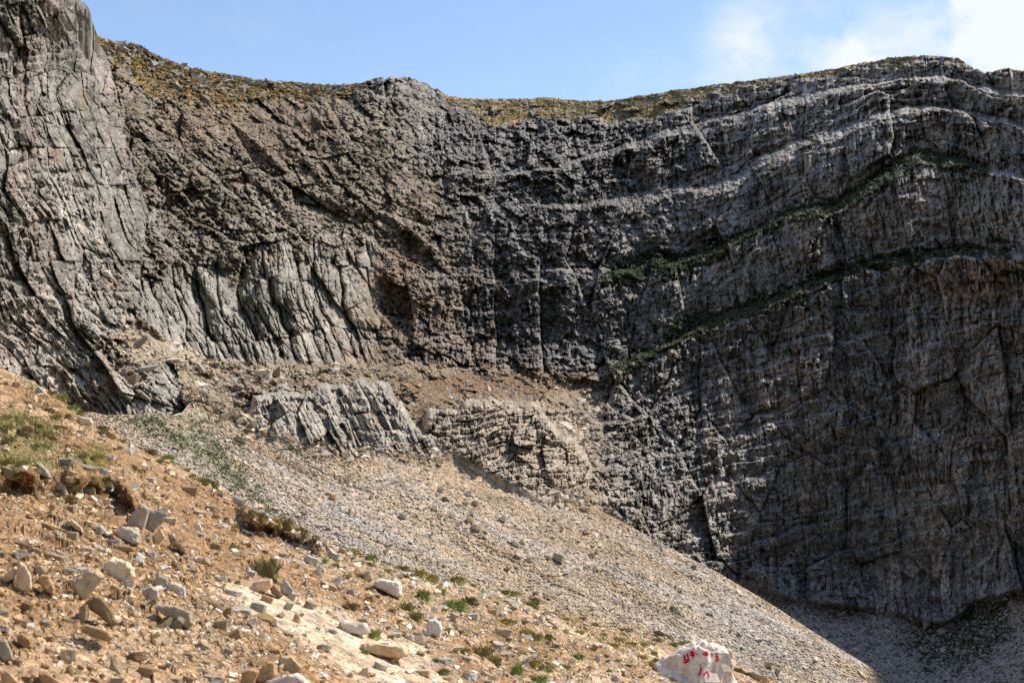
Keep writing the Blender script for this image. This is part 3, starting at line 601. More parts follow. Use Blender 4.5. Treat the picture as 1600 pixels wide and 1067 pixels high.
def scree_colour(PX, PY):
    dn, ac = along_down(PX, PY); w = ac + 4 * fbm(PX / 60, PY / 40, 3, 511)
    a = fbm(dn / 220, w / 16, 5, 512); b = fbm(dn / 90, w / 5, 4, 513)
    acrest = PY - crest_y(PX[0])[None]
    tanm = .72 + .7 * a + .25 * b - .5 * blob(PX, PY, 520, 830, 190, 70, 25) - .6 * blob(PX, PY, 1150, 985, 150, 60, 28) - .3 * blob(PX, PY, 260, 700, 140, 50, 30) + .5 * blob(PX, PY, 720, 740, 90, 40, 25) + .35 * (acrest < 40) * (PX < 600)
    tanm = np.clip(tanm, 0, 1)
    g = .34 + .05 * b + .04 * fbm(PX / 5, PY / 5, 3, 514)
    grey = g[..., None] * np.array((1.07, .94, .80)); tan = g[..., None] * np.array((1.15, .84, .55))
    C = grey * (1 - tanm[..., None]) + tan * tanm[..., None]
    rus = sstep(.12, .5, fbm(dn / 130, w / 9, 5, 515)) * .62 * tanm; C = lerp(C, (.25, .15, .075), rus)
    dk = sstep(.2, .5, fbm(dn / 40, w / 14, 4, 519)) * .25; C = C * (1 - dk[..., None])
    gm = np.clip(blob(PX, PY, 270, 668, 110, 30, 20) + blob(PX, PY, 350, 735, 70, 16, 36) + .7 * blob(PX, PY, 280, 600, 60, 12, 42), 0, 1)
    gn = sstep(.35, .75, gm * .8 + .55 * fbm(PX / 11, PY / 7, 4, 516)); C = lerp(C, (.17, .18, .095), gn * .6 * (gm > .12))
    return C
scree_stuff()
print('scree', time.time() - T0)

# ================================================================== FOREGROUND HILLSIDE
SIL = [(-900, 154), (-300, 400), (-100, 515), (0, 574), (40, 590), (80, 612), (130, 652), (190, 690), (235, 708), (290, 733), (350, 768), (400, 800), (440, 822), (500, 855), (540, 862), (590, 882), (640, 893), (690, 905), (740, 916), (800, 930),
       (860, 948), (900, 962), (960, 982), (1020, 999), (1060, 1006), (1110, 1012), (1150, 1032), (1200, 1062), (1260, 1092), (1500, 1180)]
def sil_y(px): return smooth_poly(SIL, px, 6)
SCARPS = [([(-100, 716), (0, 735), (60, 740), (130, 742), (185, 752), (205, 775), (215, 790)], 40, 1.15), ([(375, 800), (400, 812), (440, 822), (480, 838), (508, 858)], 27, 1.0), ([(520, 925), (560, 935), (600, 950)], 12, .12), ([(80, 800), (160, 830), (250, 850)], 14, .10)]
def fg_h(px, py): return np.maximum(-(HY - py) / F * -1 * -1 * -1 if False else (py - HY) / F - .41 * (px - CX) / F, .045)
def fg_D(px, py, rough=True):
    px = np.asarray(px, float); py = np.asarray(py, float)
    D = 1.6 / fg_h(px, py)
    # rounding towards the edge, so that the crest is a crest
    e = np.clip((py - sil_y(px)) / 30, 0, 1)
    for pts, hgt, A in SCARPS:
        ex = np.array(pts); top = np.interp(px, ex[:, 0], ex[:, 1]) + 7 * fbm(px / 30, py / 60, 2, 601); inx = sstep(ex[0, 0] - 10, ex[0, 0] + 15, px) * (1 - sstep(ex[-1, 0] - 12, ex[-1, 0] + 8, px))
        q = (py - top) / hgt
        inx = inx * (.65 + .5 * sstep(-.25, .3, fbm(px / 38, py / 90, 2, 602)))
        D = D - inx * A * (D / 10) * np.where(q < 0, np.exp(q * 1.1), 1 - sstep(0, .85, q))
    if rough:
        wx = px * D / 2200; wy = D * 1.0                         # metres
        D = D + 0
    return D
def fg_dz(px, py, D):
    X = (px - CX) / F * D; Y = D
    z = .05 * fbm(X / 1.3, Y / 1.6, 4, 611) + .018 * fbm(X / .3, Y / .4, 3, 612)
    path = path_mask(px, py)
    z = z * (1 - .8 * path)
    f1 = blocks(X / .12, Y / .26, 613, 1., 1., .2, .2)[0]; f2 = blocks(X / .05, Y / .13, 614, 1., 1., .2, .2)[0]
    z = z + (f1 * (.022 + .03 * blob(px, py, 130, 900, 170, 90, 20)) + f2 * .014) * (1 - .75 * path)
    return z * np.minimum(1, .35 + sstep(0, 25, py - sil_y(px)))
def path_mask(px, py):
    c = interp_poly([(860, 330), (900, 350), (930, 400), (960, 460), (1000, 540), (1040, 590), (1080, 640), (1200, 760)], py)
    w = interp_poly([(860, 20), (930, 55), (1000, 95), (1067, 90), (1200, 100)], py)
    return np.exp(-((px - c) / w) ** 4) * sstep(880, 930, py)
def fg_pos(px, py):
    D = float(fg_D(px, py)); p = unproj(np.array(px, float), np.array(py, float), D); p[2] += float(fg_dz(np.array([float(px)]), np.array([float(py)]), np.array([D]))[0]); return Vector(p), D
def build_fg():
    px = np.r_[np.linspace(-600, -90, 60)[:-1], np.linspace(-90, 1330, 780), np.linspace(1330, 1700, 30)[1:]]; sy = sil_y(px) + 2.2 * fbm(px / 10, px * 0, 3, 621)
    NR = 330; t = np.linspace(0, 1, NR); bot = np.maximum(1150, sy + 60)
    PY = bot[None] * (1 - t[:, None] ** 1.) + sy[None] * t[:, None]; PY = np.concatenate([bot[None] + np.linspace(900, 0, 50, endpoint=False)[:, None], PY]); PX = np.broadcast_to(px[None], PY.shape).copy()
    D = fg_D(PX, PY); P = unproj(PX, PY, D); P[..., 2] += fg_dz(PX, PY, D)
    X = P[..., 0]; Y = P[..., 1]
    n = fbm(X / .9, Y / 1.4, 5, 631); nf = fbm(X / .12, Y / .12, 4, 632)
    pale = np.clip(.15 + .9 * n + .5 * path_mask(PX, PY) + .45 * sstep(250, 800, PX) - .1 + .3 * nf, 0, 1)
    C = lerp(np.broadcast_to(np.array((.30, .175, .084)), P.shape), (.54, .39, .25), pale)
    C = lerp(C, (.62, .475, .33), path_mask(PX, PY) * (.35 + .5 * sstep(-.3, .3, nf + n)))
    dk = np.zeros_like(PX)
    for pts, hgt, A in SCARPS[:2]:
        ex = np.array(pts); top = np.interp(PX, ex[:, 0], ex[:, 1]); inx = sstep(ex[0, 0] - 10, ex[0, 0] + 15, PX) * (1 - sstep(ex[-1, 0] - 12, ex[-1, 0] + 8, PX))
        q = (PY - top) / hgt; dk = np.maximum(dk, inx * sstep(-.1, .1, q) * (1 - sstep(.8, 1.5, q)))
    C = lerp(C, (.17, .085, .036), dk * .85)                       # shade under the overhanging cut banks, painted into the soil colour
    gr = np.clip(blob(PX, PY, 30, 675, 75, 32, 10) + blob(PX, PY, 20, 725, 70, 16) + .8 * blob(PX, PY, 145, 715, 45, 14) + .5 * blob(PX, PY, 660, 905, 60, 14, 20) + .4 * blob(PX, PY, 800, 1020, 110, 40, 20), 0, 1)
    gr = sstep(.35, .7, gr + .4 * fbm(X / .35, Y / .5, 4, 633)) * (gr > .1); C = lerp(C, (.17, .14, .05), gr * .8)
    mud = sstep(.1, .45, fbm(X / .5, Y / .8, 4, 634)) * (1 - path_mask(PX, PY)) * .55; C = lerp(C, (.215, .125, .060), mud)
    C = C * (1 + .18 * nf[..., None])
    nb = 16; ex_ = []; last = P[-1]; dirx = (px - CX) / F
    for k in range(1, nb + 1):
        d = (k / nb) ** 1.6 * 40; q = last.copy(); q[:, 0] += dirx * d; q[:, 1] += d; q[:, 2] += (HY - sy) / F * d - .45 * d - .02 * d * min(d, 6); ex_.append(q)
    P = np.concatenate([P, np.array(ex_)]); C = np.concatenate([C, np.repeat(C[-1:], nb, 0)])
    o = grid_obj('hillside', P, M_dirt, C); tag(o, 'stony orange dirt hillside in the foreground crossed by a pale trodden path', None, None, 'structure')
build_fg()
print('fg', time.time() - T0)

# far valley floor, well below everything
def build_floor():
    n = 40; g = np.linspace(-1, 1, n); X, Y = np.meshgrid(np.sign(g) * np.abs(g) ** 1.5 * 5000, np.sign(g) * np.abs(g) ** 1.5 * 5000)
    Z = -190 + 10 * fbm(X / 600, Y / 600, 3, 641)
    C = np.broadcast_to(np.array((.16, .15, .09)), (n, n, 3)) * (1 + .2 * fbm(X / 200, Y / 200, 3, 642)[..., None])
    o = grid_obj('ground', np.stack([X, Y, Z], -1), M_scree, C); tag(o, 'valley floor far below the slopes', None, None, 'structure')
build_floor()
#==DETAILS==
# ================================================================== LOOSE STONES (far too many to count)
CUBE = np.array([(-1, -1, -1), (1, -1, -1), (1, 1, -1), (-1, 1, -1), (-1, -1, 1), (1, -1, 1), (1, 1, 1), (-1, 1, 1)], float)
CF = np.array([(0, 3, 2, 1), (4, 5, 6, 7), (0, 1, 5, 4), (1, 2, 6, 5), (2, 3, 7, 6), (3, 0, 4, 7)])
OCT = np.array([(1, 0, 0), (-1, 0, 0), (0, 1, 0), (0, -1, 0), (0, 0, 1), (0, 0, -1)], float)
OF = np.array([(0, 2, 4), (2, 1, 4), (1, 3, 4), (3, 0, 4), (2, 0, 5), (1, 2, 5), (3, 1, 5), (0, 3, 5)])
rng = np.random.default_rng(7)
def rotmats(n, amt=1.):
    a = rng.uniform(0, 2 * np.pi, n); b = rng.normal(0, .45 * amt, n); c = rng.normal(0, .45 * amt, n)
    ca, sa, cb, sb, cc, sc = np.cos(a), np.sin(a), np.cos(b), np.sin(b), np.cos(c), np.sin(c)
    z = np.zeros(n); o = np.ones(n)
    Z = np.stack([ca, -sa, z, sa, ca, z, z, z, o], -1).reshape(n, 3, 3); X = np.stack([o, z, z, z, cb, -sb, z, sb, cb], -1).reshape(n, 3, 3); Y = np.stack([cc, z, sc, z, o, z, -sc, z, cc], -1).reshape(n, 3, 3)
    return X @ Y @ Z
def stones(name, pos, size, col, lab, cube=True, flat=.55, mat=None, amt=1.):
    base, F_ = (CUBE * .62, CF) if cube else (OCT, OF)
    n = len(pos); k = len(base)
    v = base[None] * (1 + rng.uniform(-.38, .38, (n, k, 3))); v = v * (size[:, None] * rng.uniform(.55, 1.35, (n, 3)))[:, None, :]; v[..., 2] *= flat
    v = np.einsum('nij,nkj->nki', rotmats(n, amt), v) + pos[:, None]
    f = F_[None] + (np.arange(n) * k)[:, None, None]
    c = np.repeat(np.clip(col, .01, .9), k, 0)
    m = raw_mesh(name, v.reshape(-1, 3), f.reshape(-1, F_.shape[1]), mat or M_attr, c)
    o = bpy.data.objects.new(name, m); link(o); tag(o, lab, None, None, 'stuff'); return o
def pal(n, cols, w, var=.18):
    c = np.array(cols)[rng.choice(len(cols), n, p=np.array(w) / sum(w))]; return c * (1 + rng.normal(0, var, (n, 1)))
# scree
n = 17000; x = rng.uniform(150, 1420, n); y = rng.uniform(600, 1067, n); k = (y > crest_y(x) + 2) & (y < sil_y(x) + 6); x, y = x[k], y[k]
D = scree_D(x[None], y[None])[0] - .1; sz = .14 + .14 * rng.pareto(2.4, len(x)); sz = np.minimum(sz, .95)
stones('loose_scree', unproj(x, y, D), sz, pal(len(x), [(.57, .47, .34), (.31, .25, .17), (.56, .42, .26), (.20, .14, .085)], [4, 4, 5, 2]), 'pale broken stones strewn over the sunlit scree fan', False)
n = 2600; x = rng.uniform(300, 920, n); y = crest_y(x) + rng.normal(-3, 7, n); D = np.where(y > crest_y(x), scree_D(x[None], y[None])[0], scree_D0(x, y) + .4) - .3
stones('loose_rubble', unproj(x, y, D), np.minimum(.22 + .22 * rng.pareto(2.2, n), 1.5), pal(n, [(.48, .38, .27), (.33, .26, .18), (.56, .48, .38), (.24, .16, .10)], [4, 3, 2, 2]), 'broken rubble banked along the head of the scree under the outcrops', False)
# talus, bench, ridge: picked off the cirque surface itself
def on_wall(px, py):
    ci = np.clip(np.searchsorted(WPX, px), 0, len(WPX) - 1)
    colp = WGY[:, ci]; ri = np.argmin(np.abs(colp - py[None]), 0); return WP[ri, ci]
n = 9000; x = rng.uniform(930, 1660, n); y = rng.uniform(780, 1067, n); k = (low_talus(x[None], y[None])[0] > .5) & (y < crest_y(x) + 3); x, y = x[k], y[k]
stones('loose_talus', on_wall(x, y), np.minimum(.25 + .2 * rng.pareto(2.3, len(x)), 1.8), pal(len(x), [(.37, .32, .29), (.27, .24, .22), (.46, .40, .36)], [4, 4, 2]), 'grey blocks strewn over the shaded talus under the right wall', False)
n = 9000; x = rng.uniform(190, 960, n); y = rng.uniform(480, 720, n); k = (bench_mask(x[None], y[None])[0] > .5) & (y < crest_y(x)); x, y = x[k], y[k]
stones('loose_rubble', on_wall(x, y), np.minimum(.3 + .25 * rng.pareto(2.3, len(x)), 2.2), pal(len(x), [(.42, .36, .28), (.30, .26, .21), (.52, .45, .36), (.22, .15, .09)], [4, 3, 2, 2]), 'tan rubble lying on the bench below the cliffs', False)
n = 5000; x = rng.uniform(160, 1500, n); sk_ = smooth_poly(SKY, x, 3); y = sk_ + np.abs(rng.normal(0, 26, n)) + .5; k = meadow_mask(x[None], y[None], sk_[None])[0] > .3; x, y, sk_ = x[k], y[k], sk_[k]
stones('loose_ridge_rock', on_wall(x, y), np.minimum(.4 + .35 * rng.pareto(2.4, len(x)), np.where((x > 690) | (y - sk_ < 4), 1.3, 2.8)), pal(len(x), [(.34, .31, .27), (.24, .21, .17), (.22, .17, .09)], [4, 3, 2]), 'weathered rocks lying in the golden grass along the ridge', False)
# foreground gravel
def fg_pts(n, gen, wt):
    x = rng.uniform(-40, 1260, n * 3); y = rng.uniform(560, 1110, n * 3); e = y - sil_y(x)
    k = (e > 0) & (rng.uniform(0, 1, n * 3) < wt(x, y)); x, y = x[k][:n], y[k][:n]; D = fg_D(x, y); P = unproj(x, y, D); P[:, 2] += fg_dz(x, y, D); return x, y, D, P
def wt_all(x, y):
    heap = np.clip(blob(x, y, 150, 900, 150, 80, 25) + .7 * blob(x, y, 330, 1000, 110, 50, 20) + .5 * blob(x, y, 560, 890, 200, 40, 22), 0, 1)
    g = .45 + .55 * sstep(-.3, .5, fbm(x / 60, y / 40, 3, 701)); return (g * .38 + .75 * heap) * (1 - .75 * path_mask(x, y))
def gravel(n, smin, par, smax, cube, lab):
    x, y, D, P = fg_pts(n, None, wt_all)
    spx = np.minimum(smin + smin * rng.pareto(par, len(x)), smax); sz = spx / F * D * .62
    ct = np.clip((x - 60) / 600 + .25 * fbm(x / 80, y / 60, 3, 702), 0, 1)
    ca = pal(len(x), [(.44, .29, .15), (.54, .39, .23), (.33, .21, .11), (.57, .47, .34)], [4, 4, 3, 2]); cb = pal(len(x), [(.62, .51, .38), (.54, .42, .29), (.64, .58, .49), (.42, .30, .18)], [4, 3, 3, 2])
    pick = rng.uniform(0, 1, len(x)) < ct
    stones('gravel', P + np.array([0, 0, 1.]) * (sz * .25)[:, None], sz, np.where(pick[:, None], cb, ca), lab, cube, .6)
gravel(14500, 1.4, 2.6, 4.5, False, 'fine tan and cream gravel littering the foreground hillside')
gravel(15000, 3.6, 2.4, 13, True, 'coarser cream stones, too many to count, among the foreground rocks')

# ================================================================== ROCKS ONE CAN PICK OUT
def hull_mesh(name, pts, mat, bev=.04, sub=0, nz=0., seed=0):
    bm = bmesh.new()
    for p in pts: bm.verts.new(p)
    r = bmesh.ops.convex_hull(bm, input=bm.verts)
    bmesh.ops.delete(bm, geom=[g for g in r['geom_interior'] if isinstance(g, bmesh.types.BMVert)], context='VERTS')
    loose = [v for v in bm.verts if not v.link_faces]
    if loose: bmesh.ops.delete(bm, geom=loose, context='VERTS')
    bmesh.ops.dissolve_limit(bm, angle_limit=R(9), verts=bm.verts, edges=bm.edges)
    ext = max((v.co.length for v in bm.verts), default=1)
    if bev: bmesh.ops.bevel(bm, geom=list(bm.edges), offset=bev * ext, segments=1, profile=.6, affect='EDGES', clamp_overlap=True)
    bmesh.ops.triangulate(bm, faces=bm.faces)
    if sub: bmesh.ops.subdivide_edges(bm, edges=bm.edges, cuts=sub, use_grid_fill=True)
    if nz:
        from mathutils import noise as mn
        bm.normal_update()
        for v in bm.verts:
            q = v.co / ext * 1.6 + Vector((seed * 3.1, seed, 0)); v.co += v.normal * ext * nz * (.8 * mn.noise(q) + .7 * abs(mn.noise(q * 2.7)) * 1.4 + .6 * mn.noise(q * 6) + .4 * mn.noise(q * 13))
    bmesh.ops.recalc_face_normals(bm, faces=bm.faces)
    m = bpy.data.meshes.new(name); bm.to_mesh(m); bm.free(); m.materials.append(mat); return m
def lib_rock(kind, seed, mat):
    rd = random.Random(seed * 17 + 3); pts = []
    if kind == 'block':
        for sx in (-1, 1):
            for sy in (-1, 1):
                for sz in (-1, 1): pts.append(Vector((sx * rd.uniform(.6, 1), sy * rd.uniform(.6, 1), sz * rd.uniform(.5, .95))))
        for _ in range(4): pts.append(Vector((rd.uniform(-1, 1), rd.uniform(-1, 1), rd.uniform(-1, 1))) * .95)
    elif kind == 'slab':
        n = 7
        for i in range(n):
            a = i / n * 6.283 + rd.uniform(-.25, .25); r = rd.uniform(.75, 1.05)
            for z in (-1, 1): pts.append(Vector((math.cos(a) * r * rd.uniform(.88, 1), math.sin(a) * r * rd.uniform(.88, 1), z * rd.uniform(.6, 1))))
    elif kind == 'wedge':
        for sx in (-1, 1):
            for sy in (-1, 1): pts.append(Vector((sx * rd.uniform(.7, 1), sy * rd.uniform(.7, 1), -1)))
        for _ in range(3): pts.append(Vector((rd.uniform(-.45, .45), rd.uniform(-.3, .3), rd.uniform(.7, 1.1))))
        for _ in range(3): pts.append(Vector((rd.uniform(-.9, .9), rd.uniform(-.9, .9), rd.uniform(-.3, .3))))
    else:
        for _ in range(26):
            v = Vector((rd.gauss(0, 1), rd.gauss(0, 1), rd.gauss(0, 1))).normalized(); pts.append(v * rd.uniform(.86, 1.0))
    return hull_mesh('rock', pts, mat, .018, 2, .055, seed)
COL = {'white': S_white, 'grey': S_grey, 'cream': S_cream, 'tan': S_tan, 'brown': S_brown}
SHAPEW = {'block': 'blocky', 'slab': 'flat', 'wedge': 'pointed', 'round': 'rounded'}
LIB = {}
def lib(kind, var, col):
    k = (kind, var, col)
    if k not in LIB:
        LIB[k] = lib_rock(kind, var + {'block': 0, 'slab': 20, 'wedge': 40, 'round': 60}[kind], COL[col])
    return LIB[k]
things = []            # (object, px, py, size, colour, shape)
def put_rock(name, cx, cy, w, h, rot, col, kind, seed, label=None, sink=.22):
    """rot: lean in degrees, clockwise as seen; w, h: size seen, in photo pixels"""
    by = cy + h * .42; by = max(by, float(sil_y(cx)) + 1)
    p, D = fg_pos(cx, by)
    s_ = D / F; W, H = w * s_ / 2, h * s_ / 2
    rd = random.Random(seed); dp = {'slab': 1.0, 'block': .8, 'wedge': .75, 'round': .85}[kind]
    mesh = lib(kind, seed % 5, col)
    o = bpy.data.objects.new(name, mesh); link(o)
    o.scale = (W * 1.04, max(W, H) * dp, H * 1.05)
    o.rotation_euler = Euler((R(rd.uniform(-9, 9)), R(rot), R(rd.uniform(-14, 14))), 'XYZ')
    o.location = p + Vector((0, max(W, H) * dp * .5, H * (1 - sink) * .85))
    things.append((o, cx, cy, max(w, h), col, kind, label)); return o
def outline_rock(name, poly, col, seed, label, back=.8, bulge=.25, nz=.02, sub=2, mat=None, shape='block', Dm=None, foot=None):
    """a rock of its own outline: front, girdle and back rings at true depth"""
    rd = random.Random(seed); xs = [p[0] for p in poly]; ys = [p[1] for p in poly]; cx = (min(xs) + max(xs)) / 2; cy = (min(ys) + max(ys)) / 2
    fx, fy = foot or (cx, max(ys) - 1)
    p, D = fg_pos(fx, max(fy, float(sil_y(fx)) + 1)); D = Dm or D; w = (max(xs) - min(xs)) * D / F
    pts = []
    for (x, y) in poly:
        for k, dd in ((1., .10 * w), (.80, -bulge * w), (.78, back * w)):
            x2 = cx + (x - cx) * k; y2 = cy + (y - cy) * k; q = D + dd + rd.uniform(-.05, .05) * w
            pts.append(Vector(unproj(np.array(float(x2)), np.array(float(y2)), q)))
    org = Vector(unproj(np.array(float(cx)), np.array(float(max(ys))), D + .1 * w))
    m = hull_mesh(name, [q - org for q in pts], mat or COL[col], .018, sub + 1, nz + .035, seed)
    o = bpy.data.objects.new(name, m); link(o); o.location = org
    things.append((o, cx, cy, max(xs) - min(xs), col, shape, label)); return o

# --- the split boulder: two halves and the stones jammed round it
outline_rock('boulder', [(198, 824), (201, 810), (214, 793), (222, 787), (233, 794), (231, 806), (224, 832), (208, 831)], 'grey', 1, 'left half of the split grey boulder, above the heap of rocks', .7, .12, .012)
outline_rock('boulder', [(235, 798), (261, 794), (263, 801), (256, 812), (240, 829), (224, 838), (222, 834), (231, 810)], 'grey', 2, 'right half of the split grey boulder, its corner sticking out right', .7, .10, .012)
outline_rock('rock', [(258, 808), (277, 808), (275, 817), (262, 826), (258, 822)], 'white', 3, 'white stone sticking out right of the split grey boulder')
outline_rock('rock', [(238, 836), (252, 826), (258, 838), (246, 853), (240, 848)], 'cream', 4, 'cream wedge standing under the right half of the split boulder')
outline_rock('rock', [(176, 829), (190, 822), (204, 825), (219, 834), (218, 849), (210, 852), (196, 846), (180, 838)], 'grey', 5, 'grey block with a white right face just below the split boulder', .8, .2, .012)
outline_rock('boulder', [(163, 885), (168, 873), (180, 870), (200, 878), (208, 888), (211, 902), (203, 914), (188, 915), (175, 908), (164, 896)], 'cream', 6, 'big rounded cream boulder with a ridged lower face, left of centre heap', .9, .38, .03)
outline_rock('rock', [(112, 908), (126, 897), (138, 888), (152, 890), (164, 899), (158, 906), (146, 912), (140, 930), (128, 942), (116, 926)], 'cream', 7, 'mushroom shaped cream rock left of the big rounded boulder', .7, .2, .02, 2, S_cream)
outline_rock('flat_rock', [(131, 942), (148, 930), (158, 932), (176, 955), (185, 975), (176, 978), (150, 958)], 'brown', 8, 'brown slab leaning on edge below the mushroom shaped rock', .5, .15, shape='slab')
outline_rock('flat_rock', [(125, 978), (134, 975), (172, 988), (176, 996), (170, 1003), (140, 992), (128, 986)], 'tan', 9, 'long log-like tan stone lying below the leaning brown slab', .35, .12, shape='slab')
outline_rock('rock', [(27, 922), (26, 895), (30, 877), (38, 880), (49, 900), (50, 922), (38, 926)], 'cream', 10, 'upright tooth-shaped cream rock near the left edge', .7, .25, shape='wedge')
outline_rock('flat_rock', [(0, 904), (24, 884), (28, 888), (24, 904), (6, 912)], 'cream', 11, 'curved cream slab against the upright tooth-shaped rock', shape='slab')
outline_rock('rock', [(55, 904), (66, 897), (76, 898), (86, 920), (84, 929), (72, 922)], 'tan', 12, 'tan five-sided rock right of the upright tooth-shaped rock')
outline_rock('rock', [(259, 922), (266, 909), (280, 912), (291, 920), (290, 936), (280, 938), (268, 930)], 'white', 13, 'bright white block right of the big rounded cream boulder')
outline_rock('flat_rock', [(241, 950), (246, 944), (272, 945), (300, 956), (303, 975), (292, 981), (278, 966)], 'grey', 14, 'grey overhanging slab above a hollow, beside the start of the path', .5, .1, shape='slab')
outline_rock('flat_rock', [(386, 922), (396, 910), (408, 905), (425, 905), (427, 913), (418, 922), (402, 926)], 'cream', 15, 'broad pale slab lying left of the grey pointed rock by the big tuft', .8, .1, shape='slab')
outline_rock('rock', [(437, 909), (446, 906), (460, 924), (452, 931), (440, 928)], 'grey', 16, 'grey pointed rock just below the large olive tuft', .6, .15, shape='wedge')
outline_rock('rock', [(421, 915), (427, 912), (442, 930), (438, 934), (424, 926)], 'brown', 17, 'dark narrow stone between the broad pale slab and the grey pointed rock', .6, .15, shape='slab')
outline_rock('boulder', [(584, 908), (592, 904), (614, 906), (626, 909), (628, 930), (622, 933), (606, 924), (588, 917)], 'white', 18, 'bright white squared block standing among tufts near the edge', .9, .1, .01)
outline_rock('boulder', [(666, 978), (670, 968), (680, 966), (688, 972), (692, 984), (688, 996), (678, 990), (668, 988)], 'white', 19, 'rounded white boulder with a tan right side, right of the path', .8, .3, .02, shape='round')
outline_rock('flat_rock', [(528, 975), (534, 971), (572, 974), (575, 986), (568, 991), (534, 989)], 'white', 20, 'very pale flat slab set in the path beside a green tuft', .9, .05, shape='slab', sub=1)
outline_rock('flat_rock', [(563, 1006), (575, 1003), (600, 1005), (634, 1011), (638, 1022), (620, 1030), (590, 1026), (566, 1016)], 'cream', 21, 'large low tan-cream slab lying below the pale flat slab', .8, .1, shape='slab')
outline_rock('rock', [(434, 1034), (440, 1025), (456, 1024), (472, 1042), (470, 1050), (452, 1054), (440, 1047)], 'cream', 22, 'cream rock tilted right over a dark gap at the bottom edge', .9, .25)
outline_rock('rock', [(418, 1022), (422, 1014), (438, 1013), (441, 1022), (432, 1031), (422, 1030)], 'tan', 23, 'tan cube perched above the dark gap at the bottom edge', .8, .2)
outline_rock('rock', [(399, 1066), (408, 1045), (418, 1031), (430, 1033), (432, 1055), (416, 1068)], 'tan', 24, 'ochre leaning rock left of the dark gap at the bottom edge', .7, .2)
outline_rock('rock', [(376, 1068), (378, 1048), (392, 1043), (404, 1048), (400, 1062), (396, 1075)], 'tan', 25, 'tan block left of the ochre leaning rock at the bottom edge', .7, .2)
outline_rock('boulder', [(412, 1066), (440, 1056), (464, 1052), (482, 1062), (490, 1080), (420, 1085)], 'white', 26, 'grey-white boulder cut off by the bottom edge below the dark gap', .9, .25)
outline_rock('flat_rock', [(0, 1048), (10, 1046), (30, 1066), (28, 1078), (4, 1074)], 'cream', 27, 'pale tilted slab in the bottom left corner', .6, .15, shape='slab')
outline_rock('rock', [(60, 1052), (70, 1050), (96, 1066), (92, 1076), (62, 1066)], 'brown', 28, 'brown-grey long rock on the bottom edge near the left corner', .6, .2)
outline_rock('rock', [(0, 1000), (8, 998), (20, 1022), (22, 1032), (6, 1034), (-4, 1020)], 'grey', 29, 'dark grey rock cut by the left edge near the bottom')
outline_rock('rock', [(25, 992), (34, 988), (48, 1000), (50, 1012), (40, 1016), (28, 1006)], 'tan', 30, 'tan block a little right of the dark grey rock at the left edge')
outline_rock('rock', [(52, 738), (56, 722), (64, 724), (78, 740), (80, 748), (68, 742)], 'grey', 31, 'smooth grey stone breaking out of the grassy bank', .8, .25, shape='round')
outline_rock('rock', [(104, 812), (112, 810), (128, 824), (130, 832), (118, 828)], 'cream', 32, 'smooth cream stone at the foot of the dark cut bank', .7, .2, shape='round')
outline_rock('rock', [(122, 654), (126, 651), (142, 654), (145, 661), (140, 666), (128, 662)], 'white', 33, 'white rock on the skyline of the hillside among tufts', .8, .15)
outline_rock('rock', [(215, 930), (224, 920), (236, 915), (248, 922), (250, 936), (236, 943), (222, 938)], 'grey', 34, 'grey faceted rock just left of the bright white block')
outline_rock('rock', [(238, 908), (248, 898), (262, 902), (264, 914), (256, 926), (244, 920)], 'grey', 35, 'grey block above the grey faceted rock')
outline_rock('flat_rock', [(262, 834), (268, 833), (290, 856), (292, 866), (284, 864), (266, 846)], 'brown', 36, 'brown slab on edge leaning right of the split grey boulder', .5, .1, shape='slab')
outline_rock('flat_rock', [(174, 852), (184, 849), (208, 856), (214, 860), (196, 863), (178, 860)], 'brown', 37, 'thin brown slab under the grey block with the white right face', .6, .1, shape='slab')
outline_rock('rock', [(301, 826), (306, 817), (312, 818), (317, 829), (310, 833)], 'white', 38, 'small white pyramid stone on bare dirt right of the split boulder', .8, .2, shape='wedge')
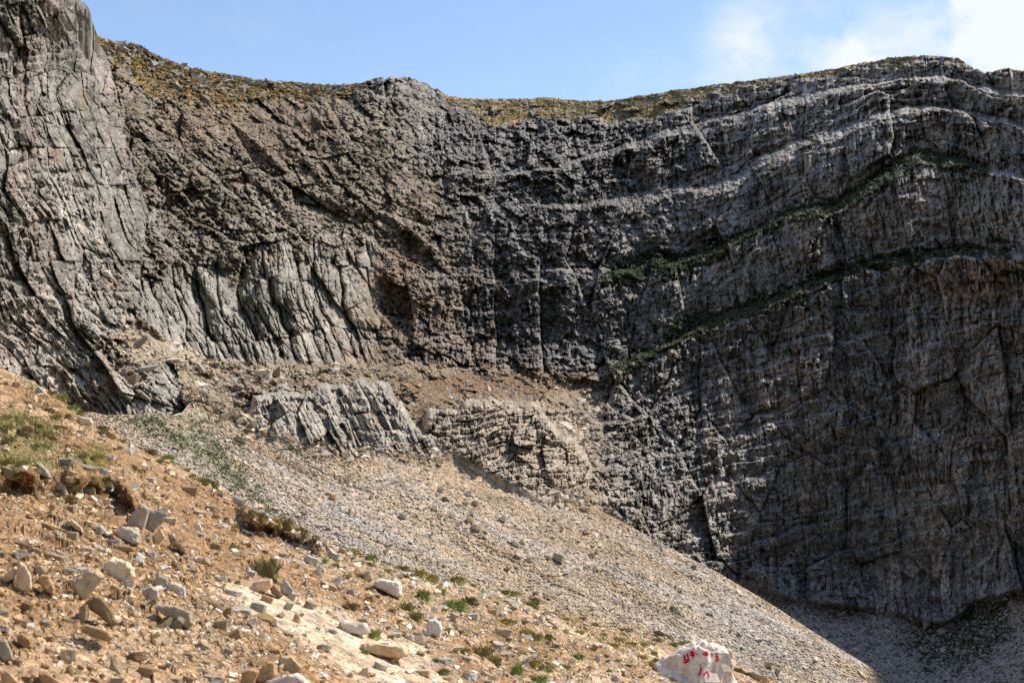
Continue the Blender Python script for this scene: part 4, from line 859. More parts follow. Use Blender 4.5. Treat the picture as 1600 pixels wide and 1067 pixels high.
LIST = [  # cx, cy, w, h, rot, colour, kind, label
 (63, 890, 23, 21, 0, 'cream', 'round', None), (108, 893, 20, 21, 10, 'grey', 'block', None), (129, 886, 26, 16, 10, 'white', 'block', None), (258, 967, 22, 28, 30, 'cream', 'wedge', None), (276, 976, 18, 24, 40, 'grey', 'slab', None),
 (105, 1018, 28, 26, 10, 'cream', 'block', None), (178, 1030, 24, 28, 0, 'cream', 'wedge', None), (182, 1060, 22, 24, 10, 'grey', 'block', None), (228, 1040, 26, 20, 12, 'tan', 'block', None), (212, 1020, 34, 15, -10, 'brown', 'slab', None),
 (332, 1057, 34, 13, 6, 'white', 'slab', None), (402, 949, 31, 15, 12, 'grey', 'slab', None), (463, 965, 15, 17, 10, 'cream', 'wedge', None), (455, 930, 12, 16, 40, 'white', 'slab', None), (487, 879, 34, 12, 18, 'white', 'slab', None),
 (512, 917, 30, 11, 24, 'cream', 'slab', None), (788, 991, 28, 18, 8, 'cream', 'block', None), (297, 768, 24, 12, 10, 'cream', 'block', None), (313, 804, 30, 10, 12, 'cream', 'slab', None), (225, 773, 22, 10, -20, 'tan', 'slab', None),
 (155, 823, 17, 22, 20, 'white', 'round', None), (118, 818, 22, 18, 35, 'cream', 'round', None), (84, 833, 50, 12, 16, 'tan', 'slab', None), (26, 844, 42, 13, 16, 'brown', 'slab', None), (113, 846, 18, 16, 0, 'cream', 'block', None),
 (88, 760, 26, 13, 8, 'white', 'block', None), (95, 769, 22, 15, 8, 'grey', 'round', None), (138, 731, 30, 9, 14, 'grey', 'slab', None), (105, 720, 24, 14, 0, 'grey', 'block', None), (172, 716, 16, 9, 0, 'white', 'block', None),
 (65, 616, 26, 9, 42, 'white', 'slab', None), (10, 739, 36, 16, 22, 'cream', 'slab', None), (130, 677, 22, 8, 0, 'cream', 'slab', None), (170, 680, 18, 12, 40, 'tan', 'slab', None), (95, 672, 34, 10, 4, 'tan', 'slab', None),
 (206, 753, 20, 9, 0, 'white', 'slab', None), (235, 752, 22, 8, 0, 'white', 'slab', None), (246, 782, 26, 9, 0, 'cream', 'slab', None), (330, 795, 26, 9, 10, 'cream', 'slab', None), (375, 785, 24, 12, 10, 'white', 'block', None),
 (55, 862, 20, 10, 20, 'cream', 'slab', None), (85, 868, 30, 14, 16, 'cream', 'block', None), (100, 864, 34, 12, 14, 'grey', 'slab', None), (135, 868, 22, 18, 10, 'cream', 'block', None), (150, 850, 26, 12, 35, 'grey', 'slab', None),
 (28, 864, 30, 14, -20, 'grey', 'slab', None), (174, 846, 34, 11, 4, 'white', 'slab', None), (216, 870, 20, 14, 0, 'white', 'wedge', None), (236, 865, 14, 12, 0, 'white', 'block', None), (255, 862, 22, 8, 0, 'cream', 'slab', None),
 (200, 917, 22, 22, 30, 'grey', 'wedge', None), (215, 957, 20, 10, 40, 'cream', 'slab', None), (130, 960, 12, 26, 0, 'cream', 'block', None), (192, 973, 14, 14, 0, 'grey', 'round', None), (70, 965, 24, 9, 6, 'cream', 'slab', None),
 (40, 940, 18, 20, 30, 'brown', 'block', None), (5, 950, 14, 24, 10, 'cream', 'block', None), (75, 985, 20, 12, 0, 'tan', 'block', None), (310, 955, 30, 12, 0, 'cream', 'slab', None), (338, 958, 32, 16, 6, 'cream', 'block', None),
 (372, 962, 36, 12, 4, 'white', 'slab', None), (412, 970, 44, 8, 14, 'tan', 'slab', None), (355, 962, 16, 12, 0, 'cream', 'block', None), (345, 900, 18, 11, 0, 'white', 'block', None), (378, 866, 22, 16, 40, 'cream', 'wedge', None),
 (357, 902, 10, 9, 0, 'grey', 'block', None), (392, 895, 20, 10, 10, 'white', 'slab', None), (365, 925, 30, 10, 10, 'white', 'slab', None), (320, 880, 18, 12, 60, 'cream', 'slab', None), (443, 867, 20, 9, 5, 'grey', 'slab', None),
 (480, 857, 18, 8, 10, 'white', 'slab', None), (520, 872, 24, 10, 20, 'white', 'slab', None), (497, 895, 18, 14, 20, 'grey', 'wedge', None), (527, 905, 18, 20, 30, 'white', 'wedge', None), (546, 918, 14, 16, 0, 'grey', 'round', None),
 (535, 862, 14, 12, 0, 'grey', 'round', None), (508, 848, 20, 8, 70, 'cream', 'slab', None), (485, 945, 22, 12, 20, 'grey', 'slab', None), (450, 945, 14, 16, 30, 'white', 'slab', None), (417, 935, 20, 12, 20, 'tan', 'block', None),
 (566, 968, 22, 9, 0, 'cream', 'block', None), (573, 902, 16, 20, -20, 'cream', 'block', None), (560, 898, 26, 14, 30, 'tan', 'wedge', None), (640, 918, 12, 8, 20, 'white', 'slab', None), (640, 1000, 18, 10, 0, 'white', 'slab', None),
 (652, 1002, 24, 14, 0, 'grey', 'wedge', None), (620, 988, 16, 10, 0, 'white', 'block', None), (595, 1042, 24, 10, 20, 'white', 'slab', None), (568, 1050, 22, 16, 10, 'cream', 'wedge', None), (505, 1014, 28, 11, 0, 'grey', 'slab', None),
 (450, 993, 18, 8, 16, 'cream', 'slab', None), (462, 1008, 10, 10, 0, 'grey', 'round', None), (345, 985, 22, 16, 0, 'cream', 'block', None), (365, 1000, 24, 16, -30, 'tan', 'block', None), (318, 1010, 26, 10, 30, 'cream', 'slab', None),
 (395, 980, 14, 12, 0, 'white', 'block', None), (380, 1020, 22, 16, 0, 'cream', 'wedge', None), (740, 965, 20, 12, 0, 'white', 'block', None), (770, 958, 14, 12, 0, 'cream', 'block', None), (745, 990, 12, 8, 0, 'white', 'block', None),
 (695, 1035, 24, 12, 0, 'white', 'slab', None), (715, 1010, 18, 9, 0, 'cream', 'block', None), (780, 1008, 22, 9, 10, 'white', 'slab', None), (790, 1023, 24, 9, 4, 'grey', 'slab', None), (820, 1035, 16, 7, 30, 'white', 'slab', None),
 (962, 1058, 16, 14, 0, 'white', 'round', None), (975, 1056, 8, 12, 0, 'brown', 'wedge', None), (660, 958, 20, 9, 0, 'white', 'slab', None), (707, 965, 16, 14, 40, 'cream', 'slab', None), (675, 890, 18, 10, 0, 'white', 'block', None),
 (697, 908, 14, 9, 0, 'white', 'block', None), (660, 1050, 30, 10, 0, 'cream', 'slab', None), (735, 1058, 26, 14, 10, 'white', 'slab', None), (700, 1060, 20, 10, 0, 'cream', 'slab', None), (1190, 1062, 34, 12, 14, 'tan', 'slab', None), (1205, 1058, 20, 8, 14, 'cream', 'slab', None),
]
for i, (cx, cy, w, h, rot, col, kind, lab) in enumerate(LIST):
    put_rock('flat_rock' if kind == 'slab' else 'rock', cx, cy, w, h, rot, col, kind, i + 50, lab)
# --- smaller ones between them
rd = random.Random(11); taken = [(t[1], t[2], t[3] * .5) for t in things]; tries = 0; small = 0
while small < 145 and tries < 20000:
    tries += 1
    x = rd.uniform(0, 1180); y = rd.uniform(590, 1062); e = y - float(sil_y(x))
    if e < 5: continue
    dens = 1.0 if x < 330 and y > 820 else (.40 if x < 800 else .25)
    if float(path_mask(np.array(x), np.array(y))) > .5: dens *= .25
    if 990 < x and y > 985: dens *= .15
    if y < 800: dens *= .6
    if rd.random() > dens: continue
    w = rd.uniform(10, 19) if x < 400 else rd.uniform(9, 15)
    if any((x - a) ** 2 + (y - b) ** 2 < (r + w * .6) ** 2 for a, b, r in taken): continue
    u = min(max((x - 40) / 700, 0), 1); kind = rd.choices(['block', 'slab', 'wedge', 'round'], [4, 4, 2, 2])[0]
    col = rd.choices(['tan', 'brown', 'cream', 'white', 'grey'], [4 - 3 * u, 2 - 1.6 * u, 3, 1 + 3 * u, 1])[0]
    h = w * {'slab': rd.uniform(.32, .5), 'block': rd.uniform(.55, .85), 'wedge': rd.uniform(.7, 1), 'round': rd.uniform(.7, .9)}[kind]
    put_rock('flat_rock' if kind == 'slab' else 'rock', x, y, w, h, rd.uniform(0, 30), col, kind, 400 + small); taken.append((x, y, w * .5)); small += 1

# ================================================================== PAINTED BOULDER
def painted_boulder():
    front = [(1025, 1036), (1030, 1062), (1040, 1100), (1062, 1022), (1082, 1012), (1094, 1014), (1105, 1037), (1120, 1010), (1132, 1018), (1140, 1050), (1155, 1095), (1085, 1030), (1070, 1060), (1100, 1100), (1065, 1100)]
    edge = [(1022, 1037), (1040, 1024), (1060, 1012), (1082, 1006), (1100, 1006), (1108, 1010), (1122, 1010), (1130, 1016), (1141, 1046), (1154, 1080), (1160, 1120), (1030, 1120), (1024, 1060)]
    D = 15.0; pts = []
    for x, y in front: pts.append(Vector(unproj(np.array(float(x)), np.array(float(y)), D - .12 - .10 * ((y - 1006) / 90) - .14 * (1 - abs(x - 1095) / 75))))
    for x, y in edge: pts.append(Vector(unproj(np.array(float(x)), np.array(float(y)), D + .10))); pts.append(Vector(unproj(np.array(1090 + (x - 1090) * .8), np.array(1040 + (y - 1040) * .85 + 4), D + .7)))
    org = Vector(unproj(np.array(1092.), np.array(1120.), D + .2))
    m = hull_mesh('painted_boulder', [p - org for p in pts], S_bould, .02, 4, .075, 5)
    o = bpy.data.objects.new('painted_boulder', m); link(o); o.location = org
    tag(o, 'big white boulder with red painted letters beside the end of the hillside', 'boulder')
    bv = BVHTree.FromPolygons([v.co + org for v in m.vertices], [tuple(p.vertices) for p in m.polygons])
    def z(x, y): return (1010 + x / 10, 980 + y / 10)
    strokes = [([(600, 425), (588, 470), (600, 505), (640, 515)], 26), ([(636, 402), (654, 455), (660, 512), (625, 548), (575, 540)], 24),
               ([(712, 362), (700, 440)], 30), ([(722, 370), (742, 430), (705, 445)], 34), ([(760, 385), (815, 432)], 9),
               ([(884, 425), (905, 398), (935, 390), (962, 420)], 30), ([(900, 428), (965, 430)], 18), ([(1005, 405), (1040, 438)], 20), ([(1065, 408), (1130, 425)], 9),
               ([(1085, 440), (1116, 470), (1112, 510), (1068, 518)], 26), ([(840, 572), (850, 588)], 22), ([(858, 618), (846, 690), (818, 752)], 26), ([(900, 745), (922, 692), (950, 690), (970, 735), (980, 772)], 20),
               ([(1035, 858), (1045, 868)], 14), ([(1115, 858), (1128, 866)], 16)]
    V = []; Fc = []
    for pl, wd in strokes:
        pts2 = []
        for (a, b) in zip(pl[:-1], pl[1:]):
            for k in range(8): pts2.append((a[0] + (b[0] - a[0]) * k / 8, a[1] + (b[1] - a[1]) * k / 8))
        pts2.append(pl[-1]); rows = []
        for i, q in enumerate(pts2):
            a = pts2[max(i - 1, 0)]; b = pts2[min(i + 1, len(pts2) - 1)]; dx, dy = b[0] - a[0], b[1] - a[1]; l = math.hypot(dx, dy) or 1
            ww = wd * .85 * (.75 + .35 * math.sin(i * 1.3 + wd)) * (.7 if i in (0, len(pts2) - 1) else 1); row = []
            for s_ in (-1, -.33, .33, 1):
                X, Y = z(q[0] - dy / l * ww * s_, q[1] + dx / l * ww * s_)
                d = Vector(unproj(np.array(X), np.array(Y), 1.)).normalized(); hit = bv.ray_cast(Vector((0, 0, 0)), d)
                if hit[0] is None: row = None; break
                row.append(len(V)); V.append(hit[0] + hit[1] * (.004 if hit[1].dot(d) < 0 else -.004) - org)
            rows.append(row)
        for r1, r2 in zip(rows[:-1], rows[1:]):
            if r1 and r2:
                for j in range(3): Fc.append((r1[j], r1[j + 1], r2[j + 1], r2[j]))
    pm = bpy.data.meshes.new('painted_lettering'); pm.from_pydata([tuple(v) for v in V], [], Fc); pm.materials.append(plain_mat('red_paint', (.50, .010, .035), .6, .3, 30))
    pt = bpy.data.objects.new('painted_lettering', pm); link(pt, o); pt['label'] = 'faded red hand painted letters'
painted_boulder()

# ================================================================== BOULDERS ON THE SCREE
SB_ = [(873, 870, 19, 13, 24, 'grey', 'wedge largest grey block in the middle of the scree fan', 'block'), (884, 892, 13, 8, 0, 'white', 'pale block just below the largest scree block', 'block'), (858, 872, 9, 5, 20, 'brown', 'small dark slab left of the largest scree block', 'slab'),
 (745, 824, 22, 9, 18, 'cream', 'long pale rock on the scree left of its centre', 'slab'), (735, 812, 13, 10, 0, 'cream', 'pale stone with a dark foot above the long pale rock', 'block'), (785, 810, 12, 8, 10, 'white', 'white block on the scree above the grey heap', 'block'),
 (690, 764, 14, 11, 0, 'grey', 'round grey boulder high on the scree below the slabby outcrop', 'round'), (733, 770, 11, 9, 0, 'white', 'white boulder high on the scree, right of the round grey one', 'block'), (742, 786, 14, 6, 10, 'brown', 'dark low rock below the white boulder high on the scree', 'slab'),
 (727, 786, 12, 9, 0, 'grey', 'grey stone touching the dark low rock high on the scree', 'round'), (680, 793, 10, 9, 0, 'white', 'small white cube alone on the upper scree', 'block'), (738, 802, 11, 5, 0, 'white', 'thin white slab above the long pale rock on the scree', 'slab'),
 (378, 686, 22, 9, 16, 'grey', 'grey slab on the tan scree strip left of the slabby outcrop', 'slab'), (316, 672, 12, 5, 0, 'cream', 'pale flat stone beside the green patch on the scree', 'slab'), (806, 850, 16, 8, 20, 'grey', 'grey stone atop the small heap on the scree', 'block'),
 (828, 874, 14, 7, 10, 'grey', 'grey slab below the small heap on the scree', 'slab'), (816, 846, 12, 8, 20, 'brown', 'brown stone at the top of the small heap on the scree', 'wedge'), (951, 892, 9, 5, 20, 'white', 'white chip on the scree right of the largest block', 'slab'),
 (520, 776, 14, 7, 8, 'tan', 'orange-tan stone on the grey scree below the slabby outcrop', 'slab'), (630, 806, 13, 9, 10, 'grey', 'grey stone on the scree directly above the hillside edge', 'block'), (963, 939, 11, 6, 20, 'white', 'pale slab low on the scree near the hillside edge', 'slab'), (925, 866, 12, 6, 20, 'grey', 'grey slab between the largest block and the shaded wall', 'slab')]
for i, (cx, cy, w, h, rot, col, lab, kind) in enumerate(SB_):
    X = np.array([[float(cx)]]); Y = np.array([[cy + h * .35]]); D = float(scree_D(X, Y)[0, 0]); p = Vector(unproj(X, Y, D)[0, 0]); s_ = D / F
    o = bpy.data.objects.new('boulder', lib(kind, i % 5, col)); link(o); o.scale = (w * s_ / 2, w * s_ / 2 * .8, h * s_ / 2 * 1.05); o.rotation_euler = (R(-8), R(rot), R((i * 37) % 40 - 20))
    o.location = p + Vector((0, -.2, h * s_ * .3)); tag(o, lab.replace('wedge ', ''), 'boulder', 'boulders on the scree fan')

# ================================================================== TUFTS
def tuft_mesh(seed, cols, n=420, spiky=1.):
    rd = np.random.default_rng(seed); a = rd.uniform(0, 2 * np.pi, n); el = np.arcsin(rd.uniform(.08, 1, n)); r0 = rd.uniform(.0, .75, n); az = a + rd.normal(0, .5, n)
    lump = 1 + .28 * np.sin(a * 2 + seed) + .18 * np.sin(a * 3 + seed * 2.1)
    ln = rd.uniform(.35, .62, n) * lump; base = np.stack([np.cos(a) * r0 * lump * .8, np.sin(a) * r0 * lump * .8, .62 * np.sqrt(np.clip(1 - r0 * r0, 0, 1)) * rd.uniform(.2, .9, n)], -1)
    d = np.stack([np.cos(az) * np.cos(el), np.sin(az) * np.cos(el), np.sin(el) * spiky + .25], -1); d /= np.linalg.norm(d, axis=1, keepdims=True)
    side = np.cross(d, rd.normal(0, 1, (n, 3))); side /= np.linalg.norm(side, axis=1, keepdims=True); w = rd.uniform(.018, .042, n)[:, None]
    tip = base + d * ln[:, None]; mid = base + d * (ln * .55)[:, None]
    V = np.stack([base - side * w, base + side * w, mid + side * w * .8, mid - side * w * .8, tip], 1)
    f = np.arange(n)[:, None] * 5; F3 = np.concatenate([f + [0, 1, 2], f + [0, 2, 3], f + [3, 2, 4]])
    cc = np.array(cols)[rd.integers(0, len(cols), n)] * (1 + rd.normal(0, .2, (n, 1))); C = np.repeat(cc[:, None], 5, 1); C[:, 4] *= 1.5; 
    # cushion body under the blades
    m = 14; u, v = np.meshgrid(np.linspace(0, 2 * np.pi, m, endpoint=False), np.linspace(0, np.pi / 2, 6)); lu = 1 + .28 * np.sin(u * 2 + seed) + .18 * np.sin(u * 3 + seed * 2.1)
    jj = 1 + rd.normal(0, .07, u.shape); D_ = np.stack([np.cos(u) * np.cos(v) * lu * .82 * jj, np.sin(u) * np.cos(v) * lu * .82 * jj, np.sin(v) * .62 * jj], -1).reshape(-1, 3)
    o_ = n * 5; idx = np.arange(6 * m).reshape(6, m) + o_; A = idx[:-1]; B = np.roll(idx, -1, 1)[:-1]; Cc = np.roll(idx, -1, 1)[1:]; E = idx[1:]
    FD = np.concatenate([np.stack([A, B, Cc], -1).reshape(-1, 3), np.stack([A, Cc, E], -1).reshape(-1, 3)])
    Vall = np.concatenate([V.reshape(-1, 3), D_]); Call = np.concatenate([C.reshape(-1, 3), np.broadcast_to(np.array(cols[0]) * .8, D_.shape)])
    return raw_mesh('grass_tuft', Vall, np.concatenate([F3, FD]), M_leaf, np.clip(Call, 0, 1))
OLV = [(.27, .22, .07), (.34, .27, .10), (.19, .165, .05)]; GRN = [(.19, .23, .06), (.26, .28, .08), (.13, .16, .045)]; BRN = [(.21, .145, .06), (.28, .20, .09), (.13, .10, .04)]
TM = {'olive': [tuft_mesh(s_, OLV) for s_ in (1, 2, 3, 4)], 'green': [tuft_mesh(s_, GRN) for s_ in (5, 6, 7)], 'brown': [tuft_mesh(s_, BRN) for s_ in (8, 9, 10)]}
tufts = []
def put_tuft(cx, cy, w, h, col, label=None, rot=0.):
    by = max(cy + h * .42, float(sil_y(cx)) + 1.5); p, D = fg_pos(cx, by); s_ = D / F; i = len(tufts)
    o = bpy.data.objects.new('grass_tuft', TM[col][i % len(TM[col])]); link(o)
    o.scale = (w * s_ * .56, max(w, h) * s_ * .5, h * s_ * 1.05); o.rotation_euler = (0, R(rot), R((i * 47) % 50 - 25)); o.location = p + Vector((0, w * s_ * .2, -h * s_ * .10))
    tufts.append((o, cx, cy, max(w, h), col, 'tuft', label)); return o
TL = [(415, 888, 40, 34, 'olive', 'large domed olive tuft standing alone above the pale slabs'), (585, 990, 22, 19, 'green', 'bright green tuft right of the very pale flat slab in the path'), (788, 915, 22, 8, 'olive'), (800, 925, 28, 10, 'olive'), (832, 932, 24, 11, 'brown'), (828, 944, 28, 11, 'olive'),
 (797, 957, 12, 6, 'olive'), (712, 897, 32, 14, 'olive'), (712, 948, 34, 20, 'green'), (735, 942, 24, 16, 'brown'), (660, 932, 22, 20, 'green'), (790, 974, 36, 11, 'olive'), (817, 973, 16, 8, 'olive'), (818, 990, 30, 12, 'olive'), (838, 1000, 26, 18, 'olive', 'deep olive tuft, larger of a pair right of a pale block'), (857, 1001, 18, 13, 'olive'),
 (755, 1016, 30, 18, 'olive'), (772, 1028, 22, 18, 'olive'), (816, 1020, 18, 12, 'olive'), (835, 1032, 26, 14, 'olive'), (852, 1042, 24, 14, 'olive'), (808, 1043, 24, 24, 'green', 'leafy bright green tuft at the foot of the olive tufts by the bottom edge'), (840, 1056, 36, 12, 'green'), (727, 1018, 20, 12, 'olive'), (902, 1028, 30, 9, 'green'), (884, 1042, 14, 9, 'olive'),
 (957, 1005, 28, 11, 'olive'), (942, 988, 18, 7, 'olive'), (967, 997, 18, 9, 'olive'), (987, 1005, 18, 6, 'olive'), (1006, 1007, 14, 7, 'olive'), (1022, 1017, 15, 9, 'olive'), (1002, 1025, 18, 8, 'olive'), (1014, 1035, 24, 11, 'olive'), (882, 970, 20, 6, 'olive'), (975, 983, 30, 7, 'brown'), (1027, 998, 18, 7, 'brown'),
 (407, 808, 22, 22, 'brown'), (392, 803, 16, 16, 'brown'), (445, 818, 30, 24, 'brown', 'big brown overhanging tuft on the lip of the right-hand cut bank'), (430, 816, 18, 18, 'olive'), (470, 832, 24, 22, 'brown'), (492, 845, 16, 20, 'brown'), (577, 867, 17, 16, 'green'), (547, 850, 24, 9, 'olive'), (630, 882, 22, 11, 'brown'), (655, 898, 26, 16, 'olive'), (675, 908, 28, 16, 'olive'),
 (635, 948, 22, 18, 'olive'), (650, 962, 22, 20, 'olive'), (658, 932, 16, 12, 'olive'), (548, 943, 26, 15, 'brown'), (365, 856, 16, 14, 'olive'), (387, 853, 10, 12, 'olive'), (367, 828, 14, 11, 'olive'), (692, 1050, 22, 14, 'olive'), (95, 622, 14, 15, 'olive'), (82, 614, 16, 11, 'brown'), (112, 636, 20, 11, 'green'), (125, 644, 16, 11, 'olive'), (75, 641, 18, 9, 'brown'), (87, 655, 18, 8, 'brown'), (106, 648, 12, 11, 'olive'),
 (160, 659, 20, 11, 'brown'), (132, 665, 16, 8, 'olive'), (157, 678, 18, 11, 'olive'), (130, 710, 24, 18, 'olive'), (148, 714, 26, 20, 'olive'), (20, 655, 36, 20, 'olive'), (48, 662, 30, 22, 'olive'), (8, 668, 28, 20, 'olive'), (34, 674, 34, 20, 'brown'), (66, 676, 26, 18, 'olive'), (80, 684, 16, 14, 'brown'), (12, 688, 26, 18, 'olive'), (52, 696, 26, 11, 'green', 'low bright green tuft below the big grassy mat at the left'), (70, 700, 18, 8, 'green'),
 (10, 722, 34, 20, 'olive'), (34, 726, 32, 18, 'olive'), (55, 732, 18, 14, 'olive'), (18, 736, 34, 9, 'green'), (236, 706, 22, 11, 'brown'), (260, 717, 20, 17, 'green', 'bright green bush on the hillside edge above the scree'), (248, 722, 18, 8, 'olive'), (215, 737, 15, 9, 'olive'), (315, 750, 24, 16, 'olive'), (332, 756, 18, 16, 'brown'), (300, 745, 14, 10, 'olive'), (165, 750, 22, 20, 'brown'), (182, 758, 20, 26, 'brown'), (337, 810, 13, 11, 'olive'), (352, 816, 10, 10, 'olive'),
 (118, 772, 16, 16, 'brown'), (110, 786, 20, 16, 'brown'), (192, 686, 12, 7, 'olive'), (186, 700, 14, 8, 'olive'), (292, 731, 10, 7, 'olive'), (1068, 1003, 20, 10, 'green'), (1052, 1006, 16, 8, 'green'), (1085, 1003, 14, 8, 'olive'), (1102, 1004, 18, 7, 'brown'), (1118, 1007, 14, 6, 'brown'), (1137, 1024, 12, 20, 'olive', 'olive tuft squeezed against the right side of the painted boulder'), (1154, 1044, 18, 14, 'brown'), (1170, 1052, 20, 10, 'brown'), (1025, 1028, 18, 10, 'green'), (370, 905, 10, 8, 'green'), (560, 866, 12, 9, 'olive'), (605, 894, 10, 8, 'olive'),  # the second brown tuft here is added in place of a dark hole
 (227, 909, 14, 7, 'green'), (570, 1018, 12, 7, 'green'), (505, 880, 16, 8, 'green'), (540, 900, 14, 9, 'olive'), (525, 886, 12, 10, 'olive'), (740, 906, 12, 6, 'olive'), (756, 910, 16, 6, 'olive'), (870, 952, 12, 5, 'brown'), (910, 965, 14, 6, 'brown'), (930, 975, 14, 6, 'olive'), (700, 985, 16, 10, 'olive'), (650, 990, 12, 8, 'olive'), (690, 925, 16, 10, 'green'), (720, 985, 14, 8, 'brown'), (865, 985, 14, 6, 'olive'), (905, 990, 16, 6, 'olive'), (925, 1015, 16, 7, 'olive'), (870, 1015, 14, 7, 'olive')]
for t in TL: put_tuft(*t)
rd = random.Random(5)
for _ in range(26):
    for __ in range(50):
        x = rd.uniform(560, 1010); y = float(sil_y(x)) + rd.uniform(6, 130)
        if y < 1062 and all((x - t[1]) ** 2 + (y - t[2]) ** 2 > 300 for t in tufts): put_tuft(x, y, rd.uniform(8, 14), rd.uniform(5, 8), rd.choice(['olive', 'olive', 'green', 'brown'])); break

# ---- low plants too many to count: green mat on the scree, ledges and hollow
def ground_cover(name, P, size, cols, lab, leaves=5):
    n = len(P); L_ = n * leaves; c = np.repeat(P, leaves, 0) + rng.normal(0, 1, (L_, 3)) * np.repeat(size, leaves)[:, None] * np.array([.5, .4, .15]) + np.array([0, 0, .1]) * np.repeat(size, leaves)[:, None]
    a = rng.normal(0, 1, (L_, 3)); a[:, 2] = np.abs(a[:, 2]); a /= np.linalg.norm(a, axis=1, keepdims=True); b = np.cross(a, rng.normal(0, 1, (L_, 3))); b /= np.linalg.norm(b, axis=1, keepdims=True)
    s_ = np.repeat(size, leaves)[:, None]; V = np.stack([c - b * s_ * .3, c + b * s_ * .3, c + a * s_ * .65], 1).reshape(-1, 3)
    col = np.repeat(pal(L_, cols, [1] * len(cols), .2), 3, 0)
    o = bpy.data.objects.new(name, raw_mesh(name, V, np.arange(L_ * 3).reshape(-1, 3), M_leaf, np.clip(col, 0.01, 1))); link(o); tag(o, lab, None, None, 'stuff')
n = 30000; x = rng.uniform(160, 470, n); y = rng.uniform(590, 830, n)
g = np.clip(blob(x, y, 270, 668, 110, 26, 20) + blob(x, y, 350, 735, 75, 14, 36) + .7 * blob(x, y, 280, 600, 60, 10, 42) + .5 * blob(x, y, 430, 800, 30, 6, 40), 0, 1) * sstep(.3, .7, .5 + .8 * fbm(x / 14, y / 9, 4, 516))
k = (rng.uniform(0, 1, n) < g * .26) & (y > crest_y(x) + 2) & (y < sil_y(x) + 4); x, y = x[k], y[k]; print('cover', len(x))
ground_cover('ground_cover', unproj(x, y, scree_D(x[None], y[None])[0] - .15), rng.uniform(.3, .7, len(x)), [(.17, .20, .09), (.13, .16, .07), (.21, .22, .11)], 'patch of small green plants growing through the upper scree')

# grass and low shrubs clinging to the ledges, and on the ridge
x = rng.uniform(760, 1600, 60000); y = rng.uniform(180, 620, 60000)
ci = np.clip(np.searchsorted(WPX, x), 0, len(WPX) - 1); ri = np.argmin(np.abs(WGY[:, ci] - y[None]), 0); k = WLG[ri, ci] * rng.uniform(0, 1, len(x)) > .62
ground_cover('grass', WP[ri[k], ci[k]] + np.array([0, -.3, .1]), rng.uniform(.4, 1.3, int(k.sum())), [(.045, .052, .020), (.06, .065, .025), (.03, .038, .016), (.09, .08, .04)], 'dark green grass and low shrubs clinging to the ledges of the right wall', 3); print('ledge', int(k.sum()))
x = rng.uniform(160, 1420, 9000); sk_ = smooth_poly(SKY, x, 3); y = sk_ + np.abs(rng.normal(0, 26, 9000)); k = meadow_mask(x[None], y[None], sk_[None])[0] > .3; x, y = x[k], y[k]
sk_ = sk_[k]; ground_cover('grass', on_wall(x, y), rng.uniform(.4, 1.2, len(x)) * np.where(y - sk_ < 5, .45, 1.), [(.26, .17, .06), (.33, .23, .09), (.15, .13, .04), (.10, .11, .035)], 'golden brown grass clumps along the ridge', 3)
def fg_grass():
    xs = []; ys = []
    for (cx, cy, rx, ry, k) in [(30, 668, 75, 30, 3600), (20, 722, 70, 14, 1500), (140, 712, 45, 18, 1200), (655, 900, 60, 18, 900), (440, 812, 65, 12, 1100), (820, 1010, 110, 36, 1800), (60, 610, 40, 12, 400), (960, 1010, 60, 22, 600), (1080, 1004, 50, 5, 300), (880, 960, 120, 16, 500), (1000, 1015, 60, 16, 300), (650, 950, 40, 30, 400), (160, 755, 30, 14, 300), (330, 755, 40, 12, 250), (590, 900, 80, 24, 400), (100, 640, 50, 16, 350)]:
        a = rng.normal(cx, rx * .55, k); b = rng.normal(cy, ry * .55, k) + (a - cx) * .3
        xs.append(a); ys.append(b)
    x = np.concatenate(xs); y = np.concatenate(ys); k = (y > sil_y(x) + 1.5) & (fbm(x / 14, y / 9, 3, 720) > -.12) & (np.hypot((x - 1090) / 75, (y - 1045) / 48) > 1); x, y = x[k], y[k]
    D = fg_D(x, y); P = unproj(x, y, D); P[:, 2] += fg_dz(x, y, D) - .01
    nb_ = 6; L_ = len(x) * nb_; sz = np.repeat(D * rng.uniform(2.5, 7.0, len(x)) / F, nb_)[:, None]
    c = np.repeat(P, nb_, 0) + rng.normal(0, .45, (L_, 3)) * sz * np.array([1, 1, .1]); d = rng.normal(0, .45, (L_, 3)); d[:, 2] = 1; d /= np.linalg.norm(d, axis=1, keepdims=True)
    b = np.cross(d, rng.normal(0, 1, (L_, 3))); b /= np.linalg.norm(b, axis=1, keepdims=True); h = sz * rng.uniform(.5, 1.3, (L_, 1))
    V = np.stack([c - b * sz * .09, c + b * sz * .09, c + d * h], 1).reshape(-1, 3)
    col = np.repeat(pal(L_, [(.26, .21, .07), (.34, .27, .11), (.17, .16, .05), (.16, .20, .06), (.38, .31, .16)], [4, 3, 3, 1.5, 1.5], .2), 3, 0)
    o = bpy.data.objects.new('grass', raw_mesh('grass', V, np.arange(L_ * 3).reshape(-1, 3), M_leaf, np.clip(col, .01, 1))); link(o); tag(o, 'dry olive grass growing in loose mats over the foreground hillside', None, None, 'stuff')
fg_grass()

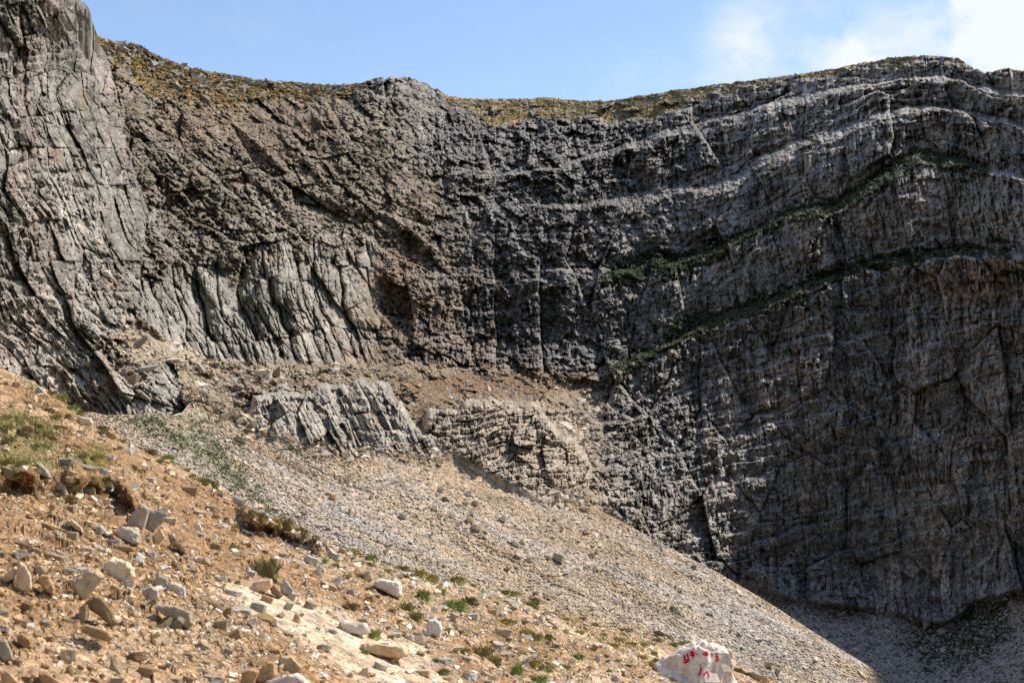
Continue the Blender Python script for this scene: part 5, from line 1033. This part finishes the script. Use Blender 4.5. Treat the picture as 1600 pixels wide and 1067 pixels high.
# ================================================================== LABELS
ORD = ['nearest', 'second nearest', 'third nearest', 'fourth nearest', 'fifth nearest', 'sixth nearest', 'seventh nearest', 'eighth nearest', 'ninth nearest', 'tenth nearest', 'eleventh nearest', 'twelfth nearest']
MARKS = [(228, 812, 'the split grey boulder'), (187, 892, 'the big rounded cream boulder'), (38, 900, 'the upright tooth-shaped rock'), (415, 888, 'the large domed olive tuft'), (606, 918, 'the white squared block'), (679, 981, 'the rounded white boulder'), (552, 981, 'the very pale flat slab'),
         (452, 1040, 'the dark gap at the bottom edge'), (14, 1060, 'the bottom left corner slab'), (1090, 1040, 'the painted white boulder'), (150, 988, 'the log-like tan stone'), (275, 960, 'the grey overhanging slab'), (66, 735, 'the smooth grey stone in the bank'), (117, 820, 'the foot of the left cut bank'),
         (445, 830, 'the right-hand cut bank'), (134, 658, 'the white rock on the hillside skyline'), (260, 717, 'the bright green bush on the edge'), (838, 1000, 'the deep olive tuft pair'), (307, 825, 'the small white pyramid stone'), (808, 1043, 'the leafy bright green tuft')]
def autolabel(items, noun, cat, group):
    buckets = {}; others = {}
    for it in items:
        o, x, y, sz_, col, kind, lab = it
        tag(o, lab, cat, group)
        if lab: continue
        m = min(MARKS, key=lambda q: (q[0] - x) ** 2 + (q[1] - y) ** 2); dx, dy = x - m[0], y - m[1]
        side = ('right of' if dx > 0 else 'left of') if abs(dx) > abs(dy) else ('below' if dy > 0 else 'above')
        sw = 'large' if sz_ > 27 else ('small' if sz_ < 14 else 'medium'); hd = SHAPEW.get(kind, '')
        buckets.setdefault((m[2], side, col, hd, sw), []).append((math.hypot(dx, dy), it))
    for (mk, side, col, hd, sw), lst in buckets.items():
        lst.sort(key=lambda q: q[0])
        for i, (_, it) in enumerate(lst):
            o = it[0]; nn = noun(it)
            pre = (ORD[min(i, 11)] + ' ') if len(lst) > 1 else ''
            o['label'] = ' '.join(f'{pre}{sw} {hd} {col} {nn} {side} {mk}'.split())
autolabel(things, lambda it: 'slab' if it[5] == 'slab' else 'stone', 'rock', 'rocks lying on the foreground hillside')
autolabel(tufts, lambda it: 'grass tuft', 'grass tuft', 'grass tufts on the foreground hillside')
print('done', time.time() - T0, len(things), len(tufts))
